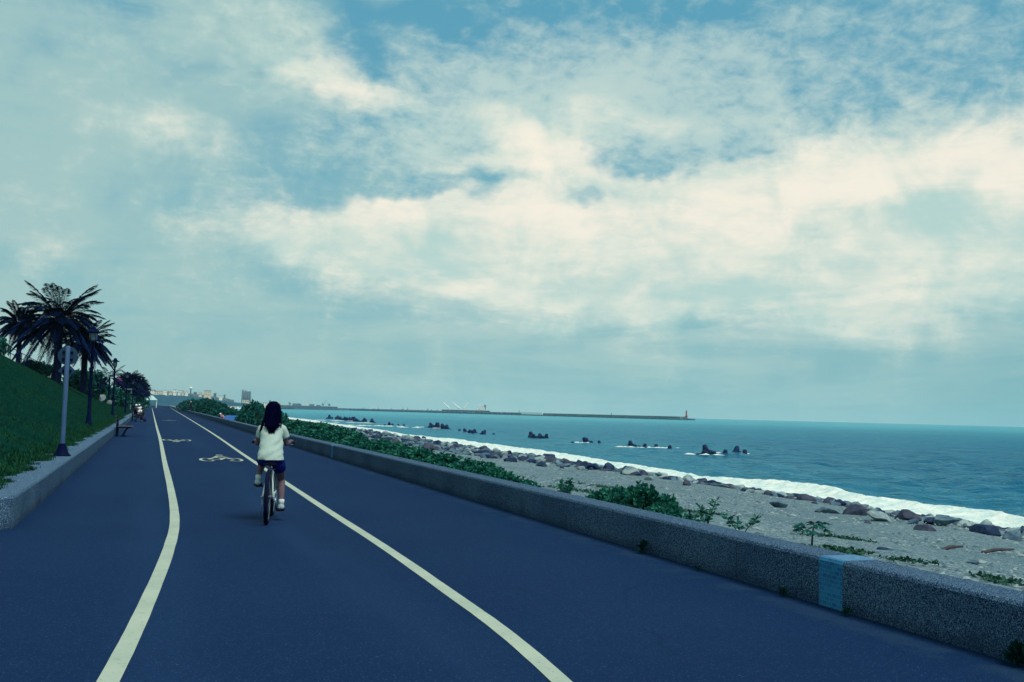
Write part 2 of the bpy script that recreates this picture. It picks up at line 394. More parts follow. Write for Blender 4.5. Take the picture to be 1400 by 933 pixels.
def gravel_mat():
    m, nt, bs, O = nodes_of('beach_gravel', .9, .05)
    g1 = chan(nt, voro(nt, O, 26.0)); g2 = chan(nt, voro(nt, O, 9.0)); d = voro(nt, O, 26.0, 'Distance')
    big = fbm(nt, O, .22, 5.0); mid = fbm(nt, O, 1.3, 5.0)
    c = mixc(nt, g1.smooth(.1, .9), (.0860, .1505, .1849), (.2322, .3096, .3182))
    c = mixc(nt, (g2.smooth(.78, .95))*.5, c, (.3612, .4300, .3956))
    c = mixc(nt, (d.smooth(.4, .75))*.5, c, (.06, .11, .14))
    c = mixc(nt, big.smooth(.42, .66)*.45, c, (.0903, .1548, .1849)); c = mixc(nt, mid.smooth(.6, .8)*.35, c, (.2580, .3268, .3010))
    x = axis(nt, O, 0)
    wet = (x+(mid-.5)*3.0).smooth(28.5, 31.5)
    c = mixc(nt, wet*.75, c, (.035, .06, .07))
    nt.links.new(c.s, bs.inputs['Base Color']); set_bump(nt, bs, d*-1.0+g2*.6, .8, .03); return m
def sea_mat():
    m, nt, bs, O = nodes_of('sea_water'); nt.nodes.remove(bs)
    x = axis(nt, O, 0); y = axis(nt, O, 1)
    A = vec(nt, x*1.0, y*.36, 0.0)
    w = fbm(nt, A, .42, 5.0, .62, .6)*1.2+fbm(nt, A, 1.9, 4.0, .62, .3)*.42+fbm(nt, A, .10, 3.0)*1.2
    bn = nt.nodes.new('ShaderNodeBump'); bn.inputs['Strength'].default_value = 1.0; bn.inputs['Distance'].default_value = .8; nt.links.new(w.s, bn.inputs['Height'])
    pat = fbm(nt, vec(nt, x*.016, y*.006, 0.0), 1.0, 5.0, .6); pat2 = fbm(nt, vec(nt, x*.09, y*.03, 0.0), 1.0, 5.0, .65)
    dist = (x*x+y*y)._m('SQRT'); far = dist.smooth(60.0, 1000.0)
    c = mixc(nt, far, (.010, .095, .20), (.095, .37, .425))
    c = mixc(nt, x.smooth(70.0, 33.0)*.35, c, (.022, .24, .31))
    c = mixc(nt, pat.smooth(.42, .65)*.45, c, (.010, .16, .24)); c = mixc(nt, pat2.smooth(.5, .72)*.4, c, (.008, .09, .17))
    df = nt.nodes.new('ShaderNodeBsdfDiffuse'); nt.links.new(c.s, df.inputs[0]); nt.links.new(bn.outputs[0], df.inputs['Normal'])
    gs = nt.nodes.new('ShaderNodeBsdfGlossy'); gs.inputs['Color'].default_value = (.36, .72, .80, 1); gs.inputs['Roughness'].default_value = .16; nt.links.new(bn.outputs[0], gs.inputs['Normal'])
    fr = nt.nodes.new('ShaderNodeFresnel'); fr.inputs['IOR'].default_value = 1.33; nt.links.new(bn.outputs[0], fr.inputs['Normal'])
    fac = E(nt, fr.outputs[0])._m('MINIMUM', .78)
    mx = nt.nodes.new('ShaderNodeMixShader'); nt.links.new(fac.s, mx.inputs[0]); nt.links.new(df.outputs[0], mx.inputs[1]); nt.links.new(gs.outputs[0], mx.inputs[2])
    nt.links.new(mx.outputs[0], nt.nodes['Material Output'].inputs[0]); return m
def foam_mat(lacy=False):
    m, nt, bs, O = nodes_of('surf_foam' if lacy else 'sea_foam', .9, .1)
    n = fbm(nt, O, 1.4, 6.0, .65); f = fbm(nt, O, 7.0, 5.0, .65)
    c = mixc(nt, (n+f*.5).smooth(.55, .95), (.52, .68, .64), (.92, .90, .78))
    nt.links.new(c.s, bs.inputs['Base Color']); set_bump(nt, bs, n+f*.5, .8, .12)
    if lacy:
        at = nt.nodes.new('ShaderNodeAttribute'); at.attribute_name = 'edge'; e = E(nt, at.outputs['Fac'])
        lace = fbm(nt, O, 3.2, 5.0, .7, .8); hole = voro(nt, O, 1.6, 'Distance')
        a_ = (e*1.5+lace*1.1-hole*.35).smooth(.52, .66)
        tr = nt.nodes.new('ShaderNodeBsdfTransparent'); mx = nt.nodes.new('ShaderNodeMixShader'); nt.links.new(a_.s, mx.inputs[0]); nt.links.new(tr.outputs[0], mx.inputs[1]); nt.links.new(bs.outputs[0], mx.inputs[2])
        nt.links.new(mx.outputs[0], nt.nodes['Material Output'].inputs[0])
    return m

MT = dict(
    asphalt=asphalt_mat(), wall=pebble_wall_mat('exposed_pebble'), tile=tile_mat(), paint=paint_mat(), gravel=gravel_mat(), sea=sea_mat(), foam=foam_mat(), surf=foam_mat(True),
    kerb=pebble_wall_mat('kerb_pebble', (.004, .020, .075), (.07, .15, .24), (.30, .43, .48)),
    turf=grass_mat('turf', (.002, .024, .021), (.004, .034, .024), (.008, .048, .03)),
    blade=mat('grass_blade', (.006, .040, .027), (.018, .082, .034), 1.5, .9, spec=.0, island=.7),
    leaf=mat('bush_leaf', (.008, .085, .075), (.032, .20, .125), 2.0, .5, spec=.2, island=.9, trans=.2),
    leaf_far=mat('far_bush_leaf', (.007, .07, .07), (.018, .13, .095), 2.0, .6, spec=.2, island=.8),
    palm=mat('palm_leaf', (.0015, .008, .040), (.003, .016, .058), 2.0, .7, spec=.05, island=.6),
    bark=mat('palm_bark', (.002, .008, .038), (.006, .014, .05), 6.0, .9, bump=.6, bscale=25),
    stem=mat('twig', (.02, .025, .03), (.035, .04, .04), 12.0, .9),
    black_metal=mat('black_metal', (.0012, .004, .028), (.002, .008, .038), 6.0, .7, spec=.1),
    grey_metal=mat('galvanised_metal', (.05, .11, .21), (.04, .09, .18), 3.0, .5, spec=.4),
    sign_back=mat('sign_back_metal', (.022, .055, .105), (.017, .042, .085), 3.0, .6, spec=.2),
    glass=mat('lamp_glass', (.10, .16, .19), (.14, .2, .22), 4.0, .2, spec=.5),
    wood=mat('bench_wood', (.055, .055, .07), (.09, .085, .09), 3.0, .7, stretch=(30, 2, 30)),
    conc=mat('wet_concrete', (.006, .018, .058), (.014, .032, .075), 2.5, .7, bump=.4),
    jetty=mat('breakwater_concrete', (.11, .17, .20), (.17, .23, .24), .05, .9), jetty_d=mat('breakwater_rubble', (.035, .07, .11), (.11, .17, .20), .35, .9),
    white=mat('white_paint', (.88, .87, .80), (.82, .82, .76), .2, .6), cream=mat('cream_paint', (.72, .62, .46), (.66, .58, .45), .2, .7),
    red=mat('red_paint', (.40, .035, .06), (.33, .03, .06), .4, .6), grey=mat('grey_concrete', (.12, .18, .22), (.16, .22, .25), .2, .9),
    hull=mat('ship_hull', (.03, .06, .11), (.045, .08, .13), .1, .6), dark=mat('dark_opening', (.02, .04, .06)),
    roof=mat('roof_tile', (.20, .16, .14), (.26, .22, .18), .2, .8), teal=mat('pavilion_roof', (.42, .60, .56), (.36, .54, .52), .4, .7),
    hill=mat('wooded_hill', (.012, .065, .12), (.022, .10, .14), .06, 1.0, bump=.8, bscale=.2), land=mat('far_land', (.05, .08, .08), (.08, .11, .10), .02, 1.0),
    blue_tarp=mat('blue_tarpaulin', (.02, .10, .32), (.03, .13, .36), 2.0, .5), pink=mat('pink_cloth', (.5, .2, .24), (.42, .17, .22), 4.0, .9),
    magenta=mat('pink_banner', (.26, .07, .26), (.22, .06, .24), 3.0, .8),
    skin=mat('skin', (.115, .080, .10), (.14, .10, .115), 9.0, .6), hair=mat('black_hair', (.0008, .001, .010), (.0015, .002, .018), 20.0, .7, spec=.02, island=.5),
    shirt=mat('white_cotton', (.44, .545, .475), (.40, .515, .455), 4.0, .9, bump=.25, bscale=14, spec=.1), shorts=mat('navy_cotton', (.004, .014, .16), (.003, .009, .12), 8.0, .85, bump=.2),
    sock=mat('white_sock', (.6, .66, .62), (.55, .62, .6), 20.0, .95), shoe=mat('pale_trainer', (.36, .46, .46), (.24, .32, .35), 16.0, .6), sole=mat('dark_sole', (.012, .014, .025)),
    rubber=mat('tyre_rubber', (.003, .006, .026), (.005, .009, .034), 30.0, .8, bump=.6, bscale=60), steel=mat('bike_steel', (.2, .25, .3), None, rough=.35, metallic=.7),
    frame=mat('bike_frame_paint', (.46, .55, .55), (.40, .50, .52), 3.0, .35, spec=.5), saddle=mat('brown_saddle', (.045, .022, .04), (.03, .015, .03), 9.0, .5), reflect=mat('red_reflector', (.12, .015, .03), None, rough=.3),
    cloth_dark=mat('dark_cloth', (.006, .009, .03), (.012, .016, .04), 6.0, .9), cloth_white=mat('white_cloth', (.75, .8, .74), (.66, .72, .68), 6.0, .9),
    papaya=mat('papaya_leaf', (.006, .06, .055), (.014, .11, .08), 5.0, .5, island=.8, trans=.15),
    scrub=mat('beach_creeper', (.010, .055, .04), (.03, .10, .06), 5.0, .7, island=.8),
    drift=mat('driftwood', (.05, .05, .06), (.09, .085, .08), 6.0, .9),
)
ROCKM = [mat('rock_grey', (.055, .105, .155), (.12, .19, .225), 2.2, .85, bump=.7, bscale=9), mat('rock_dark', (.010, .024, .065), (.026, .05, .10), 2.2, .8, bump=.7, bscale=9),
         mat('rock_brown', (.038, .048, .080), (.066, .072, .105), 2.5, .85, bump=.7, bscale=9), mat('rock_pale', (.17, .245, .265), (.30, .37, .36), 2.2, .85, bump=.6, bscale=9)]

# ------------------------------------------------------------------ the setting
def xr(Y):   # foot of the sea wall: straight, then bending right
    return 5.05+np.interp(Y, [0, 40, 60, 100, 250, 700, 1200], [0, .1, .35, .75, 2.4, 7.0, 14.0])
def shore(Y):  # water's edge
    return np.interp(Y, [-60, 10, 28, 40, 60, 93, 126, 170, 243, 400, 900, 1600], [29.5, 30, 30.3, 31, 31.9, 33.6, 35.5, 37.8, 41, 47, 68, 130])
SEA = -2.5
def sheet(name, xl, xrr, Ys, z, m, kind='structure', nx=2):
    Ys = np.asarray(Ys, float); t = np.linspace(0, 1, nx)
    X = np.array([[l+(r-l)*k for k in t] for l, r in zip(xl, xrr)]); Y = np.repeat(Ys[:, None], nx, 1)
    o = link(name, grid_mesh(X, Y, np.full_like(X, z), name), m); return tag(o, kind=kind)
Ys = np.array([-12, 0, 6, 12.2, 12.9, 20, 40, 60, 80, 100, 150, 200, 250, 400, 700, 1000.0])
sheet('road', [-9, -9, -9, -9, -1.9]+[-1.9]*11, [float(xr(y))+.15 for y in Ys], Ys, 0.0, MT['asphalt'])

def spline(pts, n=160):
    """Catmull-Rom through points, resampled"""
    P = np.array(pts, float); P = np.vstack([2*P[0]-P[1], P, 2*P[-1]-P[-2]]); out = []
    for i in range(1, len(P)-2):
        for t in np.linspace(0, 1, n//(len(P)-3)+2, endpoint=False):
            a, b, c, d = P[i-1], P[i], P[i+1], P[i+2]
            out.append(.5*((2*b)+(c-a)*t+(2*a-5*b+4*c-d)*t*t+(3*b-a-3*c+d)*t**3))
    out.append(P[-2]); return np.array(out)
def stripe(name, pts, w, z=.004, m=None):
    S = spline(pts); n = len(S); T = np.gradient(S, axis=0); T /= np.linalg.norm(T, axis=1)[:, None]
    N = np.stack([-T[:, 1], T[:, 0]], 1); j = 1+.03*gnoise((n, 1), (60, 1), 3, int(w*1000))[:, 0]
    V = np.concatenate([np.c_[S-N*(w/2*j)[:, None], np.full(n, z)], np.c_[S+N*(w/2*j)[:, None], np.full(n, z)]])
    F = np.array([(i, i+1, n+i+1, n+i) for i in range(n-1)])
    return tag(link(name, np_mesh(name, V, F), m or MT['paint']), kind='structure')
stripe('lane_line', [(-.30, 4.2), (-.135, 5.68), (.04, 7.7), (.25, 10.7), (.37, 13.6), (.41, 18.8), (.42, 27.3), (.47, 44.6), (.48, 77), (.6, 200), (.8, 400)], .115)
stripe('lane_line', [(2.05, 4.2), (2.175, 5.09), (2.28, 6.32), (2.33, 7.65), (2.41, 10.68), (2.48, 16.5), (2.73, 31.9), (3.1, 52), (3.5, 80.2), (4.3, 140), (5.58, 240), (9, 500)], .115)
def bike_mark(cx, cy_, flip, faded=False):
    s = -1 if flip else 1; polys = []
    def line(pts, w):
        for (a, b) in zip(pts[:-1], pts[1:]):
            a, b = np.array(a, float), np.array(b, float); t = (b-a)/np.linalg.norm(b-a); n = np.array([-t[1], t[0]])*w/2
            polys.append([a-n, b-n, b+n, a+n])
    def ring(c, rx, ry, a0=0, a1=360):
        p = [(c[0]+rx*cos(radians(t)), c[1]+ry*sin(radians(t))) for t in np.linspace(a0, a1, 22)]; line(p, .075)
    ring((-.36, -.5), .17, .75, 25, 330); ring((.36, -.5), .17, .75, -150, 150)
    line([(-.33, -.4), (-.12, .5), (.18, .45), (-.02, -.6), (-.3, -.45)], .07); line([(.18, .45), (.34, -.45)], .07)
    line([(-.12, .55), (.02, 1.35), (.20, .75), (.29, .7)], .09); line([(-.1, .5), (.06, .0), (-.02, -.65)], .08); ring((.10, 1.85), .07, .2)
    V, F = [], []
    for k, p in enumerate(polys):
        b = len(V); V += [(cx+s*q[0], cy_+s*q[1], .004+.0002*k) for q in p]; F.append((b, b+1, b+2, b+3))
    tag(link('bicycle_marking', np_mesh('bicycle_marking', np.array(V), F), MT['paint']), kind='structure')
bike_mark(1.87, 28.4, False); bike_mark(1.1, 42.5, True); bike_mark(1.7, 95.0, False)

# left grass bank
def bank_h(x, Y):
    hf = np.interp(Y, [0, 60, 90, 175, 250, 400], [4.2, 4.2, 3.55, 2.1, 1.2, .8])/4.2
    prof = np.interp(-x, [1.3, 1.9, 2.9, 5, 7.5, 9.0, 10.5, 13, 40], [.28, .38, .76, 2.0, 3.6, 4.50, 4.85, 4.95, 5.0])
    return .36+(prof-.36)*hf
yb = np.concatenate([np.linspace(13.0, 60, 95), np.linspace(61, 140, 60), np.linspace(143, 420, 50)])
xb = -np.concatenate([np.linspace(1.95, 14, 90), np.linspace(15, 60, 20)])
X, Y = np.meshgrid(xb, yb); Z = bank_h(X, Y)
Z += gnoise(X.shape, (60, 22), 4, 3)*.07*np.clip((-X-1.9)/1.0, 0.1, 1)
tag(link('grass_bank', grid_mesh(X, Y, Z, 'grass_bank'), MT['turf']), kind='structure')
sheet('back_land', [-4000]*4, [-30, -30, -30, -30], [-400, 13, 420, 1500], .2, MT['land'])

# beach and the ground under the sea, one sheet out past the shore
yb = np.concatenate([np.linspace(-30, 4, 14), np.linspace(5, 60, 210), np.linspace(61, 140, 110), np.linspace(143, 600, 90), np.linspace(650, 1700, 12)])
tb = np.concatenate([np.linspace(0, .5, 90), np.linspace(.51, 1, 70), np.linspace(1.03, 1.5, 14)])
Yg, T = np.meshgrid(yb, tb, indexing='ij'); X0 = (xr(yb)+.30)[:, None]; X1 = shore(yb)[:, None]
X = X0+(X1-X0)*T
Z = np.where(T <= 1, SEA*T-.04+.25*np.exp(-((T-.72)/.10)**2), SEA-(T-1)*9)
Z += gnoise(X.shape, (70, 12), 5, 5, .6)*.10*np.clip(T*5, .1, 1)
tag(link('beach', grid_mesh(X, Yg, Z, 'beach'), MT['gravel']), kind='structure')
def beach_z(x, Y):
    t = (x-(xr(Y)+.30))/(shore(Y)-(xr(Y)+.30)); return SEA*t-.04+.25*np.exp(-((t-.72)/.10)**2)

# the sea: rings of growing size out to the horizon
r = np.concatenate([np.linspace(26, 130, 420), np.geomspace(130.6, 900, 260), np.geomspace(910, 7800, 60)])
a = np.radians(np.linspace(2, 90, 480)); Rr, A = np.meshgrid(r, a, indexing='ij'); X, Y = Rr*np.sin(A), Rr*np.cos(A)
Z = np.zeros_like(X)
for k, (wl, amp, ang, ph) in enumerate([(9, .07, 93, 0), (14.5, .09, 82, 1.2), (5.2, .035, 101, 2.1), (3.4, .025, 75, .4), (23, .10, 89, 3.3), (7.1, .04, 112, 5.0), (2.3, .016, 95, 1.0)]):
    dx, dy = sin(radians(ang)), cos(radians(ang)); wob = .8*np.sin(Y*.07+k)+.5*np.sin(Y*.023*(k+1)+X*.03)
    Z += amp*np.sin((X*dx+Y*dy)*2*pi/wl+ph+wob)*np.clip(1.5-Rr/(wl*45), 0, 1)
rw = np.random.default_rng(17)
for k in range(26):
    wl = rw.uniform(1.1, 5.5); ang = radians(rw.uniform(55, 128)); ph = rw.uniform(0, 6.28)
    Z += wl*.0105*np.sin((X*sin(ang)+Y*cos(ang))*2*pi/wl+ph+.6*np.sin(Y*.11+k))*np.clip(1.6-Rr/(wl*38), 0, 1)
Z *= np.clip((X-shore(Y)+1)/6, .15, 1)
sea = link('sea', grid_mesh(X, Y, Z+SEA, 'sea'), MT['sea']); tag(sea, kind='structure')

# breaking surf along the water's edge
yb = np.concatenate([np.linspace(6, 130, 620), np.linspace(130.5, 420, 420)]); tb = np.linspace(0, 1, 26)
n1 = gnoise((len(yb), 1), (46, 1), 5, 11, .6)[:, 0]; n2 = gnoise((len(yb), 1), (70, 1), 5, 12, .62)[:, 0]; n3 = gnoise((len(yb), 1), (16, 1), 3, 13)[:, 0]
wd = np.interp(yb, [20, 60, 110, 200, 400], [1.0, 1.0, .85, .6, .5]); n4 = gnoise((len(yb), 1), (150, 1), 4, 15, .6)[:, 0]
lo_ = shore(yb)-1.2+n1*.9; hi_ = shore(yb)+(2.8+n2*.8+n3*1.0+n4*.4)*wd
Yg, T = np.meshgrid(yb, tb, indexing='ij'); X = lo_[:, None]+(hi_-lo_)[:, None]*T
bz = np.interp(T.ravel(), [0, .15, .5, .72, .86, 1], [.03, .07, .15, .36, .22, .0]).reshape(T.shape)
Z = SEA+.05+bz*(1+.45*n3[:, None])+np.abs(gnoise(X.shape, (230, 8), 4, 14, .6))*.10*np.sin(pi*np.clip(T, 0, 1))+np.clip(.3-T, 0, 1)*.35
sm = grid_mesh(X, Yg, Z, 'surf'); at_ = sm.attributes.new('edge', 'FLOAT', 'POINT'); brk = .10+.16*gnoise((len(yb), 1), (40, 1), 4, 19)[:, 0]
at_.data.foreach_set('value', (np.minimum(T/.30, (1-T)/.34).clip(0, 1)*.62-brk[:, None]*1.0+.12).astype(np.float32).ravel())
tag(link('surf', sm, MT['surf']), kind='structure')

# far shore: coastal plain and low wooded hills
def ridge(name, pts, depth, m, seed):
    """pts: (px, top_py, distance) along the ridge"""
    n = 90; px = np.linspace(pts[0][0], pts[-1][0], n); ty = np.interp(px, [p[0] for p in pts], [p[1] for p in pts]); di = np.interp(px, [p[0] for p in pts], [p[2] for p in pts])
    rows = []; prof = [(-.5, -.06), (-.3, .45), (-.12, .85), (0, 1.0), (.35, .9), (1.0, .5), (1.6, -.06)]
    jag = gnoise((n, 1), (30, 1), 4, seed)[:, 0]
    for u, hgt in prof:
        row = []
        for k in range(n):
            az, el = az_el(px[k], ty[k]); d = di[k]+u*depth; H = EYE+di[k]*math.tan(radians(el))
            row.append((d*sin(radians(az)), d*cos(radians(az)), SEA+(H-SEA)*hgt*(1+.07*jag[k])))
        rows.append(row)
    R_ = np.array(rows); return tag(link(name, grid_mesh(R_[..., 0], R_[..., 1], R_[..., 2], name), m), kind='structure')
ridge('hills', [(150, 541, 2300), (205, 539.5, 2300), (240, 541.0, 2250), (262, 541.5, 2200), (290, 546.0, 2150), (310, 549.0, 2100), (335, 551.5, 2050), (360, 554.5, 2000)], 350, MT['hill'], 31)
ridge('hills', [(170, 532.5, 3000), (205, 533.0, 3000), (226, 534.5, 3000), (250, 537, 2950), (285, 541, 2900), (320, 547, 2850)], 300, MT['land'], 37)
V = []
for az, d in [(-20, 480), (2.6, 480), (2.7, 1500), (4.2, 1850), (7.5, 2250), (8.5, 2700), (8.5, 5200), (-20, 5200)]:
    V.append((d*sin(radians(az)), d*cos(radians(az)), -1.2))
tag(link('coastal_plain', np_mesh('coastal_plain', np.array(V), [tuple(range(8))]), MT['land']), kind='structure')

# ------------------------------------------------------------------ walls
WT = .38
def wall_poly(Ys, x0, x1, z0, z1, mb):
    """one straight-ish run with a rounded-off top edge"""
    prof = [(0, z0), (0, z1-.03), (.012, z1-.008), (.03, z1), (x1-.03, z1), (x1-.012, z1-.008), (x1, z1-.03), (x1, z0)]
    n = len(prof); V = []
    for y in Ys:
        b = x0(y)
        V += [(b+p, y, q) for p, q in prof]
    F = []
    for i in range(len(Ys)-1):
        for k in range(n-1): F.append((i*n+k, i*n+k+1, (i+1)*n+k+1, (i+1)*n+k))
    F += [tuple(range(n)), tuple(range((len(Ys)-1)*n, len(Ys)*n))[::-1]]
    mb.add(V, F)
sw = thing('sea_wall', 'long low sea wall of exposed pebble concrete with blue tile inlays between path and beach', 'wall', (0, 0, 0))
mb = MB(); joints = [-10, -4, 2.0, 6.42, 6.70, 7.9, 13.5, 19.5, 25, 29.45, 29.75, 36, 43, 50, 58, 66, 75, 85, 95, 110, 130, 160, 200, 250, 320, 400, 550, 700, 1000]
tiles = [(6.42, 6.70), (29.45, 29.75)]
for a_, b_ in zip(joints[:-1], joints[1:]):
    if (a_, b_) in tiles: continue
    g = .004 if (b_ < 200) else 0
    ya = np.linspace(a_+g*(a_ not in (6.70, 29.75)), b_-g*(b_ not in (6.42, 29.45)), max(2, int((b_-a_)/3)))
    wall_poly(ya, lambda y: float(xr(y)), .36, -.6, WT, mb)
mb.build('wall_body', MT['wall'], sw)
for a_, b_ in tiles:
    t_ = MB(); wall_poly([a_, b_], lambda y: float(xr(y))-.004, .368, -.6, WT+.003, t_); t_.build('tile_inlay', MT['tile'], sw)
kw = thing('kerb_wall', 'low pebble concrete kerb wall holding back the grass bank left of the path', 'wall', (0, 0, 0))
mb = MB(); KT = .37; KX = -1.38
def kerb_run(pts, mb):
    """pts: (front_x, front_y, back_x, back_y)"""
    V = []; n = 6
    for fx, fy, bx, by in pts:
        f = np.array([fx, fy]); b = np.array([bx, by]); d = (b-f)/np.linalg.norm(b-f)
        for off, z in ((0, -.3), (0, KT-.03), (.012, KT-.008), (.03, KT)): q = f+d*off; V.append((q[0], q[1], z))
        V += [(bx, by, KT), (bx, by, -.3)]
    F = []
    for i in range(len(pts)-1):
        for k in range(n-1): F.append((i*n+k, i*n+k+1, (i+1)*n+k+1, (i+1)*n+k))
    F += [tuple(range(n)), tuple(range((len(pts)-1)*n, len(pts)*n))]
    mb.add(V, F)
kerb_run([(-9, 12.45, -9, 13.05), (-4, 12.45, -4, 13.05), (-1.62, 12.45, -2.0, 13.05), (-1.50, 12.48, -2.0, 13.1), (-1.42, 12.58, -2.0, 13.12), (-1.39, 12.7, -2.0, 13.14), (KX, 15.29, -2.03, 15.29)], mb)
ks = [15.30]+list(np.arange(21.3, 420, 6.0))
for a_, b_ in zip(ks[:-1], ks[1:]): kerb_run([(KX, a_+.002, -2.03, a_+.002), (KX, b_-.002, -2.03, b_-.002)], mb)
mb.build('kerb_body', MT['kerb'], kw)
jm = MB(); jm.box(-1.98, KX-.03, 15.285, 15.305, KT-.01, KT+.002); jm.build('joint_strip', MT['tile'], kw)

# ------------------------------------------------------------------ grass
def blades(base, n_per, hmin, hmax, wid, spread, lean, m, name, seed):
    r = np.random.default_rng(seed); B = np.repeat(base, n_per, 0); n = len(B)
    B = B+np.c_[r.normal(0, spread, (n, 2)), np.zeros(n)]
    th = r.uniform(0, 2*pi, n); h = r.uniform(hmin, hmax, n); w = wid*r.uniform(.7, 1.3, n)
    d = np.c_[np.cos(th), np.sin(th), np.zeros(n)]; s = np.c_[-np.sin(th), np.cos(th), np.zeros(n)]
    L = (lean*r.uniform(.2, 1.2, n)*h)[:, None]
    mid = B+d*L*.35+np.c_[np.zeros((n, 2)), h*.6]; tip = B+d*L+np.c_[np.zeros((n, 2)), h*.95]
    V = np.stack([B-s*w[:, None], B+s*w[:, None], mid+s*w[:, None]*.7, mid-s*w[:, None]*.7, tip], 1).reshape(-1, 3)
    i = np.arange(n)*5
    F = np.concatenate([np.c_[i, i+1, i+2], np.c_[i, i+2, i+3], np.c_[i+3, i+2, i+4]])
    return link(name, np_mesh(name, V, F), m)
r_ = np.random.default_rng(3)
n = 34000; yy = 13.05+(r_.uniform(0, 1, n)**2.0)*150; xx = -1.95-(r_.uniform(0, 1, n)**1.1)*8.5
zz = bank_h(xx, yy); base = np.c_[xx, yy, zz-.02]
# ragged fringe lying over the kerb top
n = 9000; yy = 13.0+(r_.uniform(0, 1, n)**1.5)*70
edge = -1.83+.13*np.sin(yy*1.9)+.10*np.sin(yy*4.7+1)+.08*np.sin(yy*11+2)
xx = np.minimum(edge, -1.72)-np.abs(r_.normal(0, .16, n)); base2 = np.c_[xx, yy, np.maximum(bank_h(xx, yy), KT)-.02]
n = 1500; xx = -2-r_.uniform(0, 4, n); yy = 12.62+.05*np.sin(xx*9)+np.abs(r_.normal(0, .2, n)); base3 = np.c_[xx, yy, np.full(n, KT-.01)]
g = blades(np.concatenate([base, base2, base3]), 6, .03, .085, .005, .05, .8, MT['blade'], 'grass', 5); tag(g, kind='stuff')

# ------------------------------------------------------------------ leaf plants
def leaf_quads(P, D, L, Wd, r, droop=.2):
    """diamond leaves from P along D"""
    n = len(P); D = D/(np.linalg.norm(D, axis=1)[:, None]+1e-9)
    S = np.cross(D, r.normal(0, 1, (n, 3))); S /= (np.linalg.norm(S, axis=1)[:, None]+1e-9)
    L = L*r.uniform(.7, 1.25, n); W_ = Wd*r.uniform(.8, 1.2, n)
    tip = P+D*L[:, None]; tip[:, 2] -= droop*L; mid = P+D*(L*.6)[:, None]
    V = np.stack([P, mid-S*W_[:, None], tip, mid+S*W_[:, None]], 1).reshape(-1, 3); i = np.arange(n)*4
    return V, np.c_[i, i+1, i+2, i+3]
def bush_mesh(name, seed, clumps, twigs, leaves, L, Wd, flat=.8):
    """unit dome (radius 1, height about 1) of leaf rosettes"""
    r = np.random.default_rng(seed); P, D = [], []
    for c in range(clumps):
        th = r.uniform(0, 2*pi); ph = r.uniform(0, 1)**.7; rad = r.uniform(.45, .80)
        cen = np.array([cos(th)*ph*rad, sin(th)*ph*rad, sqrt(max(0, 1-ph*ph))*rad*flat+.02]); cr = r.uniform(.22, .36)
        for t in range(twigs):
            v = r.normal(0, 1, 3); v[2] = abs(v[2])*.9+.1 if r.uniform() < .8 else v[2]; v /= np.linalg.norm(v)
            p = cen+v*cr*r.uniform(.55, 1.0); p[2] = max(p[2], .02)
            for k in range(leaves):
                w = r.normal(0, 1, 3)*.75+v*.9+np.array([0, 0, .3]); P.append(p); D.append(w)
    V, F = leaf_quads(np.array(P), np.array(D), L, Wd, r); return np_mesh(name, V, F)
def stems_mesh(name, seed, n, rad):
    r = random.Random(seed); mb = MB()
    for k in range(n):
        a = r.uniform(0, 2*pi); q = r.uniform(.25, .75); mb.tube([(0.05*cos(a), .05*sin(a), -.12), (q*.5*cos(a), q*.5*sin(a), .3), (q*cos(a+.3), q*sin(a+.3), .5+.3*(1-q))], [rad, rad*.7, rad*.35], 5)
    return mb.mesh(name)
BM = [bush_mesh('foliage', 40+i, 34, 20, 8, .15, .032) for i in range(3)]
BM_FAR = [bush_mesh('foliage', 60+i, 34, 11, 5, .17, .05) for i in range(2)]
SM = stems_mesh('stems', 5, 9, .03)
for me in BM: me.materials.append(MT['leaf'])
for me in BM_FAR: me.materials.append(MT['leaf_far'])
SM.materials.append(MT['stem'])
def bush(x, y, z, rx, ry, h, label, group=None, far=False, k=0, rot=0.0):
    t = thing('bush', label, 'bush', (x, y, z), rot, group); t.scale = (rx, ry, h)
    link('foliage', (BM_FAR if far else BM)[k % (2 if far else 3)], None, t); link('stems', SM, None, t); return t
rb = random.Random(12)
# hedge behind the wall, from the tip nearest the camera back to the rider
hedge = [(17.6, 6.35, .50, .42), (19.0, 6.75, .75, .62), (20.6, 6.75, .85, .72), (22.3, 6.9, 1.0, .86), (24.6, 7.1, 1.1, .95), (26.5, 6.9, 1.0, .92), (28.4, 7.0, 1.15, .92), (30.6, 7.1, 1.2, 1.0), (33.0, 7.1, 1.3, 1.0), 
         (35.6, 7.2, 1.4, 1.08), (38.4, 7.3, 1.5, 1.15), (41.5, 7.4, 1.6, 1.12), (45, 7.5, 1.7, 1.25), (48.6, 7.6, 1.8, 1.35), (52.5, 7.7, 1.9, 1.40)]
HP = ([375, 385, 420, 450, 500, 540, 600, 650, 690, 716], [563, 567, 574, 582, 598, 606, 618, 632, 646, 654])
def hedge_h(x, y):
    d = np.array([x, y, .0])-np.array([0, 0, EYE]); px = PW/2+FOC*(d@cR)/(d@cF); top = at_depth(px, float(np.interp(px, *HP)), y)[2]; return float(np.clip(top-beach_z(x, y)+.05, .35, 1.6))
for i, (y, x, rr, h) in enumerate(hedge):
    bush(x, y, beach_z(x, y)-.12, rr*.9, rr*1.15, hedge_h(x, y)+.12, 'deep green rounded shrub in the close hedge along the beach side of the sea wall' if i else 'small outermost shrub closing the near end of the hedge behind the sea wall',
         'hedge shrubs behind the sea wall' if i else None, k=i, rot=rb.uniform(0, 6))
